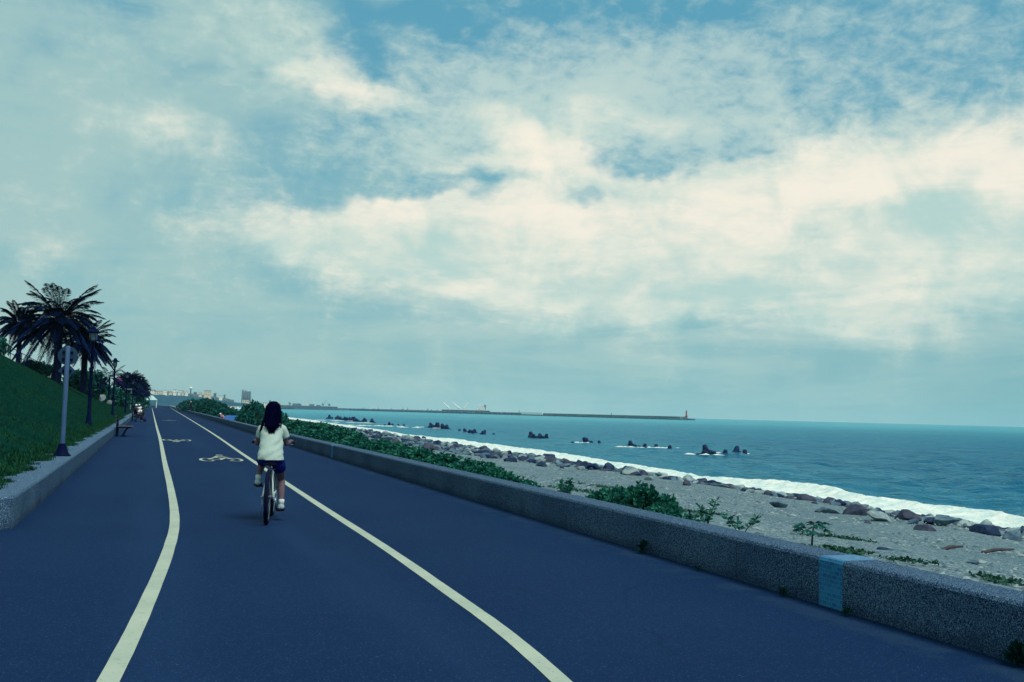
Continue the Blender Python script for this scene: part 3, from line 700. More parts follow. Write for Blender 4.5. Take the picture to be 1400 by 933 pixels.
for i, (y, x, rx, ry, h) in enumerate([(14.1, 7.3, .62, .75, .66), (15.0, 7.25, .55, .7, .54), (13.2, 7.3, .42, .55, .38)]):
    bush(x, y, beach_z(x, y)-.08, rx, ry, h+.12, ['broad dark green shrub standing alone behind the near sea wall', 'lower shrub leaning against the far side of the lone broad shrub', 'smallest shrub trailing at the near foot of the lone broad shrub'][i], k=i+1, rot=i*2.0)
for i, (px, Y, zt, rx, lab, grp) in enumerate([(343, 86, 1.95, 1.25, 0, 0), (352, 82, 1.75, 1.1, 0, 0), (360, 78, 1.6, 1.1, 0, 0), (368, 72, 1.4, .9, 0, 0), (384, 63, 1.2, .75, 0, 0),
        (316, 118, 1.15, 1.3, 1, 0), (309, 130, 1.35, 1.5, 1, 0), (283, 185, 3.0, 2.4, 2, 1), (292, 170, 2.5, 1.9, 2, 1), (275, 200, 2.95, 2.4, 2, 1), (300, 150, 1.8, 1.4, 2, 1), (266, 220, 2.4, 2.2, 2, 1),
        (258, 240, 2.5, 2.4, 2, 1), (251, 260, 2.8, 2.6, 2, 1), (244, 280, 3.1, 2.8, 2, 1), (238, 305, 2.9, 2.8, 2, 1), (233, 335, 2.7, 3.0, 2, 1)]):
    p = at_depth(px, 556, Y); x = max(float(p[0]), float(xr(Y))+.5+rx*.8); zb = float(beach_z(x, Y))-.15
    bush(x, Y, zb, rx, rx*1.5, (zt-zb)/.93, ['round dark green bush in the tall clump just left of the rider\'s head', 'low bush on the beach side of the blue tarpaulin', 'dark green bush in the far hedge where the sea wall bends away'][lab], ['bush clump left of the rider', 'bushes by the blue tarpaulin', 'far hedge bushes'][lab], far=True, k=i, rot=i*1.3)

def sprig(name, label, x, y, h, n, seed, m, cat='plant', L=.11, lean=.35, group=None):
    """young upright plant: a few leafy stems"""
    r = np.random.default_rng(seed); z = beach_z(x, y); t = thing(name, label, cat, (x, y, z), 0, group)
    st = MB(); P, D = [], []
    for k in range(n):
        a = 2*pi*k/n+r.uniform(-.5, .5); hh = h*r.uniform(.6, 1.0); e = np.array([cos(a)*lean*hh, sin(a)*lean*hh, hh])
        st.tube([(0, 0, -.04), tuple(e*np.array([.35, .35, .5])), tuple(e)], [.012, .009, .005], 5)
        for q in range(22):
            u = r.uniform(.55, 1.03); p = e*np.array([u, u, u]); w = r.normal(0, 1, 3); w[2] = abs(w[2])*.6+.15; P.append(p); D.append(w)
    V, F = leaf_quads(np.array(P), np.array(D), L, L*.2, r, .1)
    st.build('stem', MT['stem'], t); link('leaves', np_mesh('leaves', V, F), m, t); return t
sprig('seedling', 'upright seedling with three leafy stems just right of the lone broad shrub', 8.15, 13.55, .52, 3, 1, MT['leaf'])
sprig('seedling', 'leaning two-stemmed seedling at the right end of the seedling pair', 8.35, 12.9, .44, 3, 2, MT['leaf'], lean=.8)
sprig('seedling', 'pale seedling with tufted tops left of the lone broad shrub', 7.35, 17.2, .50, 4, 3, MT['leaf'])
sprig('seedling', 'tiny seedling on bare gravel near the hedge end', 8.1, 19.0, .30, 3, 4, MT['leaf'])
# papaya-like plant with an umbrella of lobed leaves
px_, py_ = 9.35, 12.55; pz_ = float(beach_z(px_, py_))
pt = thing('papaya_plant', 'young umbrella-shaped plant of drooping lobed leaves on a bare stem', 'plant', (px_, py_, pz_))
MB().tube([(0, 0, -.05), (.01, 0, .12), (.03, 0, .30)], [.018, .015, .012], 7).build('stem', MT['stem'], pt)
r = np.random.default_rng(9); V, F = [], []
for k in range(17):
    a = 2*pi*k/17*2.4+r.uniform(-.2, .2); Lp = r.uniform(.10, .24); e = np.array([cos(a)*Lp, sin(a)*Lp, .34+r.uniform(-.02, .10)-Lp*.2])
    for q in range(7):
        b = a+(q-3)*.42; d = np.array([cos(b), sin(b), -.35-.25*abs(q-3)/3]); s = np.array([-sin(b), cos(b), 0]); l = .15*(1-.12*abs(q-3)); i0 = len(V)
        V += [e, e+d*l*.55-s*.025, e+d*l, e+d*l*.55+s*.025]; F.append((i0, i0+1, i0+2, i0+3))
link('leaves', np_mesh('leaves', np.array(V), np.array(F)), MT['papaya'], pt)
def creeper(label, x, y, rx, ry, n, seed, name='beach_creeper', m='scrub', L=.08, group=None):
    r = np.random.default_rng(seed); th = r.uniform(0, 2*pi, n); q = r.uniform(0, 1, n)**.6*(1+.35*np.sin(th*3+seed)); P = np.c_[q*np.cos(th)*rx, q*np.sin(th)*ry, np.zeros(n)]
    P[:, 2] = beach_z(x+P[:, 0], y+P[:, 1])-beach_z(x, y)+r.uniform(.01, .05, n); D = r.normal(0, 1, (n, 3)); D[:, 2] = np.abs(D[:, 2])*.45+.1
    V, F = leaf_quads(P, D, L, L*.25, r, .1); o = link(name, np_mesh(name, V, F), MT[m], None, (x, y, float(beach_z(x, y))))
    return tag(o, label, 'ground plant', group)
creeper('green creeper patch spreading at the foot of the umbrella-leaved plant', 9.7, 12.3, .5, .3, 300, 1)
creeper('creeper strip trailing from the umbrella-leaved plant towards the tile inlay', 10.3, 11.6, .5, .25, 130, 2)
creeper('low creeper patch on gravel at the right edge of the beach', 10.3, 9.9, .36, .4, 190, 3)
creeper('thin creeper patch beyond the umbrella-leaved plant', 11.9, 15.2, .7, .35, 320, 4)
creeper('flat creeper streak on gravel beyond the seedling pair', 11.4, 19.2, .9, .3, 260, 5)
creeper('faint creeper streak on gravel beyond the pale tufted seedling', 10.6, 24.5, .9, .5, 300, 6)
creeper('sparse creeper patch in mid beach below the rock band', 14.5, 30.0, 1.2, .6, 320, 7)
def weed(label, x, y, h, n, seed):
    r = np.random.default_rng(seed); P = np.c_[r.normal(0, .035, n), r.normal(0, .05, n), np.zeros(n)]; D = r.normal(0, .6, (n, 3)); D[:, 0] -= .25; D[:, 2] = np.abs(D[:, 2])+.6
    P[:, 2] = r.uniform(0, h*.6, n); P[:, :2] *= .35; V, F = leaf_quads(P, D, h*.5, h*.06, r, .05); tag(link('weed', np_mesh('weed', V, F), MT['turf'], None, (x, y, 0)), label, 'weed')
weed('dark weed tuft at the foot of the sea wall left of the lone broad shrub', 4.99, 9.55, .16, 60, 1); weed('low weed at the wall foot just left of the blue tile inlay', 4.98, 7.05, .09, 70, 2)
weed('low weed at the wall foot just right of the blue tile inlay', 4.98, 6.25, .08, 60, 3); weed('dark weed clump at the wall foot in the bottom right corner', 5.01, 4.72, .17, 90, 4)
weed('small weed growing from the wall foot below the seedlings', 4.98, 8.4, .06, 40, 5)

# ------------------------------------------------------------------ rocks and pebbles
def rock_mesh(seed, flat):
    r = np.random.default_rng(seed); bm = bmesh.new(); bmesh.ops.create_icosphere(bm, subdivisions=3, radius=1.0)
    cuts = [(r.normal(0, 1, 3), r.uniform(.42, .8)) for _ in range(12)]
    for v in bm.verts:
        p = np.array(v.co)
        for nrm, d in cuts:
            nn = nrm/np.linalg.norm(nrm); s = p@nn
            if s > d: p = p-nn*(s-d)*.97
        p *= 1+.12*mnoise.noise(Vector(p*1.7+seed))+.05*mnoise.noise(Vector(p*5+seed)); p *= np.array([1.25, .85, flat]); v.co = p
    me = bpy.data.meshes.new('boulder'); bm.to_mesh(me); bm.free(); me.polygons.foreach_set('use_smooth', np.ones(len(me.polygons), dtype=bool)); me.set_sharp_from_angle(angle=radians(24)); return me
RM = []
for i in range(16):
    for k, m in enumerate(ROCKM):
        if i >= 4+(4 if k == 0 else 0)+(2 if k < 2 else 0): continue
        me = rock_mesh(100+i*7+k, [.62, .7, .5, .8][i % 4]); me.materials.append(m); RM.append((k, me))
by_kind = {k: [m for kk, m in RM if kk == k] for k in range(4)}
rr = random.Random(21); NAMES = ['grey', 'dark', 'brown', 'pale']
def put_rock(k, x, y, s, label=None, group=None, sq=None, sink=.25):
    o = bpy.data.objects.new('boulder', rr.choice(by_kind[k])); COL.objects.link(o)
    o.location = (x, y, float(beach_z(x, y))+s*(.5-sink)*.7); o.scale = (s, s*rr.uniform(.8, 1.2), s*(sq or rr.uniform(.75, 1.15)))
    o.rotation_euler = (rr.uniform(-.25, .25), rr.uniform(-.25, .25), rr.uniform(0, 6.28)); tag(o, label, 'boulder', group); return o
hero = [(1130, 697, 0, .75, 'largest smooth grey boulder in the near rock band'), (1172, 700, 2, .72, 'long flat brown boulder right of the largest grey boulder'), (1065, 689, 0, .5, 'grey rounded boulder with a sloping face, second from the largest grey boulder'),
        (1240, 706, 2, .6, 'dark brown boulder on top of the band right of the striped slab'), (1205, 708, 3, .7, 'pale striped slab leaning in the near rock band'), (1270, 710, 1, .38, 'small upright dark boulder against the surf'),
        (1345, 727, 1, .8, 'big dark boulder nearest the right edge of the beach'), (1268, 724, 2, .55, 'flat brown boulder lying alone before the rock band'), (1228, 756, 0, .36, 'grey stone half buried in mid beach'), (1208, 753, 1, .25, 'small dark stone touching the half-buried grey stone'),
        (1330, 766, 0, .24, 'low grey stone alone on the lower right beach'), (740, 634, 1, .65, 'black pointed boulder standing above the middle rock band'), (888, 653, 3, .5, 'pale boulder standing out of the middle rock band'), (1288, 712, 0, .7, 'broad grey slab below the small upright dark boulder'),
        (940, 660, 2, .5, 'reddish brown boulder in the middle of the rock band')]
for px, py, k, s, lab in hero:
    z = -.6
    for _ in range(12):
        p = on_plane(px, py+4, z); z = float(beach_z(p[0], p[1]))
    put_rock(k, p[0], p[1], s*.62, lab, sink=.3 if s > .4 else .35)
cnt = 0; places = []
while len(places) < 1900:
    u = rr.random(); Y = 15+u**2.1*175
    w0 = np.interp(Y, [15, 40, 52, 65, 120, 190], [23.5, 23.3, 21.0, 18.5, 17.5, 19]); x1 = float(shore(Y))-.2
    x = rr.triangular(w0, x1, w0+(x1-w0)*.45) if Y < 50 else rr.uniform(w0, x1)
    s = rr.triangular(.13, .5, .20) if rr.random() < .82 else rr.uniform(.35, .62)
    s = min(s, .2+.006*Y); places.append((x, Y, s))
for _ in range(700):
    Y = rr.uniform(19, 62); x1 = float(shore(Y))-.3; x = x1-abs(rr.gauss(0, 2.6))-.3; places.append((x, Y, rr.triangular(.08, .34, .13)))
key = sorted(range(len(places)), key=lambda i: -places[i][2]/max(places[i][1], 15))
GL = {0: 'grey boulder among many in the rock band along the surf', 1: 'dark wet boulder among many in the rock band along the surf', 2: 'brown boulder among many in the rock band along the surf', 3: 'pale boulder among many in the rock band along the surf'}
rest = MB(); restV, restF, nb = [[], [], [], []], [[], [], [], []], [0]*4
for n_, i in enumerate(key):
    x, Y, s = places[i]; k = rr.choices([0, 1, 2, 3], [.46, .22, .14, .18])[0]
    if n_ < 270: put_rock(k, x, Y, s, GL[k], NAMES[k]+' boulders of the rock band')
    else:
        me = rr.choice(by_kind[k]); co = np.empty(len(me.vertices)*3, dtype=np.float32); me.vertices.foreach_get('co', co); co = co.reshape(-1, 3)
        w = rr.uniform(0, 6.28); R_ = np.array([[cos(w), -sin(w), 0], [sin(w), cos(w), 0], [0, 0, 1]])
        co = (co*s)@R_.T+np.array([x, Y, float(beach_z(x, Y))+s*.15]); f = np.array([tuple(p.vertices) for p in me.polygons])
        restV[k].append(co); restF[k].append(f+nb[k]); nb[k] += len(co)
V = np.concatenate([np.concatenate(v) for v in restV]); off = np.cumsum([0]+nb[:3]); F = np.concatenate([np.concatenate(f)+o for f, o in zip(restF, off)])
me = np_mesh('boulder_rubble', V, F, True)
for m in ROCKM: me.materials.append(m)
me.polygons.foreach_set('material_index', np.concatenate([np.full(sum(len(q) for q in f), k) for k, f in enumerate(restF)]).astype(np.int32))
tag(link('boulder_rubble', me), kind='stuff')
# loose pebbles on the gravel, too many to count
r = np.random.default_rng(77); n = 20000
yy = 5+r.uniform(0, 1, n)**1.6*75; xx = xr(yy)+.45+r.uniform(0, 1, n)**.8*22; zz = beach_z(xx, yy)
oct_ = np.array([(1, 0, 0), (0, 1, 0), (-1, 0, 0), (0, -1, 0), (0, 0, .7), (.5, .6, .4), (-.6, -.5, .35)]); s = (r.gamma(2.0, .0105, n)+.007)
of = np.array([(0, 1, 4), (1, 2, 4), (2, 3, 4), (3, 0, 4)]); oc = oct_[:5]
w = r.uniform(0, 6.28, n); sx = s*r.uniform(.7, 1.6, n)
V = np.stack([np.stack([xx+sx*(np.cos(w)*v[0]-np.sin(w)*v[1]), yy+s*(np.sin(w)*v[0]+np.cos(w)*v[1]), zz+s*v[2]*.8-.004+r.normal(0, .0005, n)], 1) for v in oc], 1).reshape(-1, 3)
F = (of[None]+(np.arange(n)*5)[:, None, None]).reshape(-1, 3)
tag(link('pebbles', np_mesh('pebbles', V, F, True), mat('pebble', (.06, .105, .13), (.27, .33, .33), 30.0, .9, island=1.2)), kind='stuff')
def drift(label, x, y, L, w):
    mb = MB(); mb.tube([(-L/2*cos(w), -L/2*sin(w), .03), (0, .04, .06), (L/2*cos(w), L/2*sin(w), .04)], [.035, .04, .02], 7)
    tag(mb.build('driftwood', MT['drift'], None, True, loc=(x, y, float(beach_z(x, y)))), label, 'driftwood')
drift('short driftwood stick on gravel beyond the half-buried grey stone', 14.8, 15.5, 1.0, .4); drift('thin driftwood stick near the right edge of the beach', 12.6, 10.9, .8, -.6); drift('driftwood stick on the open gravel below the brown flat boulder', 16.8, 16.3, 1.1, .2)

# ------------------------------------------------------------------ tetrapods off the beach
tb_ = MB()
for d in [(0, 0, 1), (.943, 0, -.333), (-.471, .816, -.333), (-.471, -.816, -.333)]:
    d = np.array(d); tb_.tube([d*-.05, d*.35, d*.92, d*1.0], [.44, .42, .27, .20], 10)
TM = tb_.mesh('tetrapod', True); TM.materials.append(MT['conc'])
rt = random.Random(4); dn = 0
clusters = [((957, 621), (1025, 623), 9, .95, 'nearest the right frame edge, a tight row', [-.2, .35, -.3, -.1, -.35, .3, -.4, -.5, -.05]), ((855, 611), (911, 614), 7, .9, 'second from right, blocks strung out', [.25, -.1, -.55, -.05, -.5, -.2, -.15]),
            ((785, 606), (817, 606), 6, .9, 'third from right, one high block', [-.6, -.55, .25, .2, -.4, -.35]), ((715, 600), (744, 600), 7, 1.05, 'fourth from right, a short dark mound', [-.5, -.2, .15, .35, .0, .1, .15]),
            ((628, 590), (670, 595), 9, 1.05, 'fifth from right, a long low row', [-.2, -.1, -.35, -.1, .1, -.2, .1, -.2, -.5]), ((582, 586), (612, 587), 9, 1.3, 'sixth from right, a peaked mound', [-.5, -.1, .25, .5, .55, .4, .3, 0, -.6]),
            ((525, 581.5), (552, 583), 5, 1.0, 'seventh from right, half drowned in wash', [-.4, .1, -.2, -.3, -.35])]
def tetra(p, s, dz, where, grp):
    o = bpy.data.objects.new('tetrapod', TM); COL.objects.link(o); o.location = (p[0], p[1], SEA+(dz-.22)*s+.1); o.scale = (s, s, s)
    o.rotation_euler = (rt.uniform(-.5, .5), rt.uniform(-.5, .5), rt.uniform(0, 6.28)); tag(o, 'dark concrete tetrapod of the offshore cluster '+where, 'tetrapod', grp)
foamP = []
for (a, b, n, s, where, dz) in clusters:
    A_, B_ = on_plane(a[0], a[1], SEA), on_plane(b[0], b[1], SEA)
    for k in range(n):
        u = k/(n-1); p = A_*(1-u)+B_*u; p = p+np.array([rt.uniform(-.5, .5), rt.uniform(-1.2, 1.2), 0]); tetra(p, s*.80*rt.uniform(.9, 1.15), dz[k], where, 'tetrapods '+where.split(',')[0])
    foamP.append((A_, B_))
A_, B_ = on_plane(451, 572.5, SEA), on_plane(511, 579.5, SEA)
for k in range(26):
    u = (k+.5)/26; p = A_*(1-u)+B_*u+np.array([rt.uniform(-1, 1), rt.uniform(-3, 3), 0]); tetra(p, rt.uniform(1.1, 1.4), rt.uniform(-.25, .3), 'furthest left, a long toothed row', 'tetrapods furthest left')
# white wash round the blocks: broken patches of foam
def wash(c, L, W_, ang, seed):
    r = np.random.default_rng(seed); V, F = [], []
    for j in range(int(7+L*1.2)):
        n = 16; ox, oy = r.uniform(-L, L), r.normal(0, W_*.55); l = r.uniform(.25, .8)*(.75 if L < 4.5 else 1.6); w = l*r.uniform(.15, .35); b = len(V); V.append((ox, oy, r.uniform(.06, .16)))
        for k in range(n):
            t = 2*pi*k/n; q = 1+.3*sin(3*t+j)+r.uniform(-.25, .25); V.append((ox+q*l*cos(t), oy+q*w*sin(t), .01))
        F += [(b, b+1+k, b+1+(k+1) % n) for k in range(n)]
    tag(link('wash', np_mesh('wash', np.array(V), F, True), MT['foam'], None, (c[0], c[1], SEA+.12), (0, 0, ang)), kind='stuff')
for px, py, L, W_ in [(965, 623.5, 2.0, .5), (1000, 622, 1.8, .7), (1012, 622, 1.3, .5), (880, 613.5, 4.2, .4), (905, 614, 2.0, .4), (800, 607, 1.6, .6), (537, 583.6, 4.0, 1.3), (460, 576, 12, 1.6), (480, 578.8, 9, 1.2), (560, 584.6, 7, .6), (575, 586, 5, .6), (500, 583, 7, .8)]:
    p = on_plane(px, py, SEA); wash(p, L, W_, -.35, int(px))

# ------------------------------------------------------------------ palms
def frond_mesh_data(r, L, rise, droop, az, nleaf, leafL, V, F, base=(0, 0, 0), wid=.02, hang=.35):
    """one feather leaf: an arching rib with two rows of leaflets"""
    pts = []; n = 14
    for i in range(n+1):
        u = i/n; rad = L*(u-.10*u*u); z = L*(rise*u-droop*u*u); pts.append(np.array([cos(az)*rad, sin(az)*rad, z])+np.array(base))
    pts = np.array(pts); side = np.array([-sin(az), cos(az), 0.0])
    for i in range(n):
        a, b = pts[i], pts[i+1]; w = .035*L/3*(1-i/n*.8); k = len(V); V += [a-side*w, a+side*w, b+side*w*.9, b-side*w*.9]; F.append((k, k+1, k+2, k+3))
    for j in range(nleaf):
        u = .10+.90*(j+.5)/nleaf; x = u*n; i = min(int(x), n-1); p = pts[i]+(pts[i+1]-pts[i])*(x-i); t = pts[i+1]-pts[i]; t = t/np.linalg.norm(t)
        ll = leafL*(sin(pi*min(u*.9+.1, 1))**.6)*(1.0-.25*u)
        for s in (-1, 1):
            d = side*s*.80+t*.75+np.array([0, 0, r.uniform(-.15, .25)-hang*.6]); d /= np.linalg.norm(d); e = np.cross(d, np.array([0, 0, 1.])); e /= (np.linalg.norm(e)+1e-6)
            l = ll*r.uniform(.85, 1.15); m = p+d*l*.5; tip = p+d*l+np.array([0, 0, -hang*l*.45]); k = len(V); V += [p, m-e*wid, tip, m+e*wid]; F.append((k, k+1, k+2, k+3))
def crown_mesh(seed, nf, L, leafL, nleaf, wid, lowest=-.42):
    r = np.random.default_rng(seed); V, F = [], []
    for k in range(nf):
        u = (k+.5)/nf; az = k*2.39996+r.uniform(-.25, .25); rise = 1.55-u*(1.55-lowest)+r.uniform(-.12, .12); droop = .48+.30*r.uniform()-.25*max(0, -rise)
        frond_mesh_data(r, L*r.uniform(.85, 1.08)*(.8+.2*min(1, u*2)), rise, droop, az, nleaf, leafL, V, F, (cos(az)*.12, sin(az)*.12, .1-.25*u), wid)
    return np_mesh('crown', np.array(V), np.array(F))
def trunk_mesh(h, r0, r1, seed):
    r = random.Random(seed); mb = MB(); prof = []; z = -.6
    while z < h:
        u = max(z, 0)/h; rad = r0+(r1-r0)*u; prof += [(rad*1.06, z), (rad*.93, z+.10)]; z += .14
    prof.append((r1*1.25, h+.05)); prof.append((r1*.5, h+.3)); return mb.lathe(prof, 14).mesh('trunk', False)
def palm(label, x, y, z, h, L, nf, seed, nleaf=44, group=None, r0=.26, leafL=.5, wid=.018, cm=None, tm=None, lowest=-.75, rot=0):
    t = thing('palm_tree', label, 'palm tree', (x, y, z), rot, group)
    tm = tm or trunk_mesh(h, r0, r0*.8, seed); cm = cm or crown_mesh(seed, nf, L, leafL, nleaf, wid)
    if not tm.materials: tm.materials.append(MT['bark'])
    if not cm.materials: cm.materials.append(MT['palm'])
    link('trunk', tm, None, t); o = link('crown', cm, None, t, (0, 0, h+.15)); return t
def stand(px, Y, top_py, hid=None):
    """x and crown height for a tree seen at px whose crown centre is at top_py"""
    p = at_depth(px, top_py, Y); return float(p[0]), float(p[2])
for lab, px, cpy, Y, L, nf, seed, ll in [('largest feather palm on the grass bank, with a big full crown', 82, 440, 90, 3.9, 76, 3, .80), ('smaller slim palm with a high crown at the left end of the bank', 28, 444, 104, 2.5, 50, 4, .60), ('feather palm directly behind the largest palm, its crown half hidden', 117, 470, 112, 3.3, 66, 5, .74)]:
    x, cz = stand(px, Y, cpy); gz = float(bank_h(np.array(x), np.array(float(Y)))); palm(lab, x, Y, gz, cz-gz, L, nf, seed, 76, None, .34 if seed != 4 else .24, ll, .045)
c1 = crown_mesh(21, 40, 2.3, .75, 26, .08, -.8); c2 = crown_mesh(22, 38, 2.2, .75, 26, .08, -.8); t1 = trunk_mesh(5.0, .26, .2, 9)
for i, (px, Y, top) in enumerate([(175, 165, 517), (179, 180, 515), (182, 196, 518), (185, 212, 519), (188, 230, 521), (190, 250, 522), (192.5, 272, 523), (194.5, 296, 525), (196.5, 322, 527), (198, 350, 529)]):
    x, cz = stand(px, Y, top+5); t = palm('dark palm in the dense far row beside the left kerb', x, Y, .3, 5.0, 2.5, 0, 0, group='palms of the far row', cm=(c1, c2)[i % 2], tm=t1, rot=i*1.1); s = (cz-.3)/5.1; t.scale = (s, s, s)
c3 = crown_mesh(31, 16, 2.2, .55, 20, .05, -.2); t3 = trunk_mesh(3.0, .14, .1, 10)
for i, (px, Y, top) in enumerate([(137, 120, 523), (150, 128, 517), (168, 150, 524), (128, 126, 527)]):
    x, cz = stand(px, Y, top); gz = float(bank_h(np.array(x), np.array(float(Y)))); t = palm(['low palm with arching fronds behind the bank, between the first two lamps', 'taller arching palm just left of the second lamp', 'small palm right of the pink banner', 'low palm beside the pale stones'][i], x, Y, gz, 3.0, 2, 0, 0, cm=c3, tm=t3, rot=i*2.0); s = max(.5, (cz-gz)/3.1); t.scale = (s, s, s)
# shrubs along the top of the bank
for i, (px, Y, top, rx, lab) in enumerate([(-1, 70, 466, .8, 'dark shrub at the left frame end of the bank crest'), (42, 93, 494, 1.5, 'dark shrub on the bank crest left of the largest palm'), (62, 96, 496, 1.3, 'dark shrub at the foot of the largest palm'), (106, 118, 503, 2.2, 'dark bush behind the road sign'),
        (120, 122, 505, 2.4, 'dark bush behind the first lamp post'), (134, 135, 517, 2.6, 'dark bush right of the first lamp post, on the bank'), (146, 140, 525, 2.6, 'dark bush by the second lamp post'), (164, 170, 532, 3.0, 'dark bush under the pink banner'), (158, 150, 531, 2.4, 'low dark bush left of the pink banner'), (172, 180, 535, 3.0, 'dark bush at the head of the far palm row'), (180, 230, 538, 3.4, 'dark undergrowth bush below the middle of the far palm row'), (190, 290, 541, 3.6, 'dark undergrowth bush below the end of the far palm row')]):
    x, tz = stand(px, Y, top); gz = float(bank_h(np.array(x), np.array(float(Y)))) if Y < 200 else .4; bush(x, Y, gz-.3, rx, rx, max(1.0, tz-gz)+.5, lab, None, True, i, i*1.7)
# pale stones by the palms
for i, (px, py, Y, s, lab) in enumerate([(139, 541, 118, .75, 'pale standing stone on the bank crest left of the second lamp'), (150, 546, 122, .7, 'pale squat stone on the bank beside the standing stone')]):
    p = at_depth(px, py, Y); o = bpy.data.objects.new('landscape_stone', by_kind[3][i]); COL.objects.link(o); o.scale = (s*.5, s*.6, s*1.4 if i == 0 else s*.8); o.location = (p[0], Y, float(bank_h(np.array(float(p[0])), np.array(float(Y))))+s*.35); tag(o, lab, 'stone')
# railing on the crest
fn = thing('railing', 'thin two-rail metal railing along the top of the grass bank', 'railing', (0, 0, 0))
pts = []
for Y in np.arange(60, 150, 3.0):
    x = -np.interp(Y, [60, 90, 130, 150], [9.6, 9.3, 8.0, 7.5]); pts.append((x, Y, float(bank_h(np.array(x), np.array(Y)))))
for (x, y, z) in pts: MB().tube([(x, y, z-.2), (x, y, z+1.0)], .03, 6).build('post', MT['black_metal'], fn)
for hh in (.98, .55): MB().tube([(x, y, z+hh) for x, y, z in pts], .028, 6).build('rail', MT['black_metal'], fn)

# ------------------------------------------------------------------ street lamps
def make_lamp(label, x, y, z, group):
    t = thing('street_lamp', label, 'street lamp', (x, y, z), 0, group)
    MB().lathe([(.15, -.5), (.15, .05), (.11, .09), (.09, .35), (.075, .40), (.065, 1.6), (.055, 3.35), (.085, 3.38), (.085, 3.44)], 14).build('post', MT['black_metal'], t, True)
    MB().lathe([(.10, 3.44), (.14, 3.50), (.145, 3.74), (.12, 3.80)], 12).build('glass', MT['glass'], t, True)
    c = MB(); c.lathe([(.30, 3.78), (.31, 3.80), (.20, 3.87), (.12, 3.93), (.10, 4.0), (.03, 4.05)], 16)
    c.build('cap', MT['black_metal'], t)
    for k in range(4):
        a = pi/4+k*pi/2; MB().tube([(.13*cos(a), .13*sin(a), 3.42), (.16*cos(a), .16*sin(a), 3.62), (.15*cos(a), .15*sin(a), 3.80)], .012, 5).build('bracket', MT['black_metal'], t)
    return t
lamp_l = ['black post lamp with hat-shaped cap nearest the camera, on the grass slope', 'black post lamp with hat-shaped cap, second along the kerb, just past the bench', 'third black post lamp along the kerb, at the head of the far palm row', 'fourth black post lamp along the kerb, thin against the far palms', 'fifth and farthest black post lamp, lost among the far palms']
l0 = None
for i, (px, Y) in enumerate([(122, 44.6), (154, 75.6), (171.5, 104), (180, 134), (186, 166)]):
    p = at_depth(px, 560, Y); x = float(p[0]); z = float(bank_h(np.array(x), np.array(Y)))
    if l0 is None: l0 = make_lamp(lamp_l[0], x, Y, z, 'lamps along the left kerb')
    else:
        c = copy_tree(l0); c.location = (x, Y, z); c['label'] = lamp_l[i]

# ------------------------------------------------------------------ road sign seen from behind
sx, sy = -1.60, 21.8
sg = thing('road_sign', 'grey road sign post with round and diamond plates seen from behind, on the kerb', 'road sign', (sx, sy, KT))
MB().lathe([(.048, .0), (.046, .1), (.044, 2.18), (.03, 2.2)], 16).build('post', MT['grey_metal'], sg, True)
MB().lathe([(.17, 0), (.165, .02), (.13, .05), (.085, .16), (.065, .24), (.052, .25)], 18).build('base_flange', MT['black_metal'], sg, True)
d = MB(); d.lathe([(.18, -.062), (.188, -.066), (.188, -.074), (.18, -.078)], 36, (0, 0, 2.0), 'y'); dd = d.build('round_plate', MT['sign_back'], sg)
q = MB(); n = .165
qv = [(0, n), (n, 0), (0, -n), (-n, 0)]; q.add([(a, y, 1.70+b) for y in (-.064, -.076) for a, b in qv], [(0, 1, 2, 3), (7, 6, 5, 4), (0, 4, 5, 1), (1, 5, 6, 2), (2, 6, 7, 3), (3, 7, 4, 0)]); qq = q.build('diamond_plate', MT['sign_back'], sg)
dd.location = (0, .14, 0); qq.location = (0, .14, 0)
for z, par, w in ((2.07, dd, .085), (1.93, dd, .085), (1.70, qq, .07)):
    MB().box(-w, w, -.09, -.075, z-.018, z+.018).build('clamp', MT['black_metal'], par)
    for s in (-1, 1): MB().box(s*w-.014, s*w+.014, -.10, -.088, z-.024, z+.024).build('bolt', MT['black_metal'], par)

# ------------------------------------------------------------------ benches
def make_bench(label, x, y, group):
    t = thing('bench', label, 'bench', (x, y, 0), 0, group); L = 1.55
    for k in range(5): MB().box(.10+k*.125, .205+k*.125, 0, L, .415, .452).build('seat_slat', MT['wood'], t, bevel=.006)
    for k in range(3):
        b = MB(); z = .55+k*.14; b.box(.02-.012*k, .055-.012*k, 0, L, z, z+.10); b.build('back_slat', MT['wood'], t, bevel=.006)
    for yy in (.14, L-.14):
        f = MB(); f.tube([(.06, yy, 0), (.07, yy, .40), (.02, yy, .95)], [.035, .04, .028], 8); f.tube([(.06, yy, .38), (.35, yy, .40), (.68, yy, .405)], [.032, .028, .022], 8)
        f.tube([(.30, yy, .0), (.36, yy, .16), (.46, yy, .34), (.60, yy, .40)], [.05, .035, .03, .02], 8); f.box(.22, .42, yy-.05, yy+.05, 0, .02); f.build('leg_frame', MT['black_metal'], t)
    return t
bx, by = -1.36, 46.6
b0 = make_bench('empty slatted wooden bench on black iron legs, nearest bench beside the kerb', bx, by, 'benches along the kerb')
for i, Y in enumerate([86.2, 110, 126, 150, 176]):
    c = copy_tree(b0); c.location = (bx, Y, 0); c['label'] = ['bench under the two seated people beside the kerb', 'bench just past the two seated people', 'distant slatted bench, fourth along the kerb', 'very distant bench, fifth along the kerb', 'farthest bench where the kerb meets the far palms'][i]

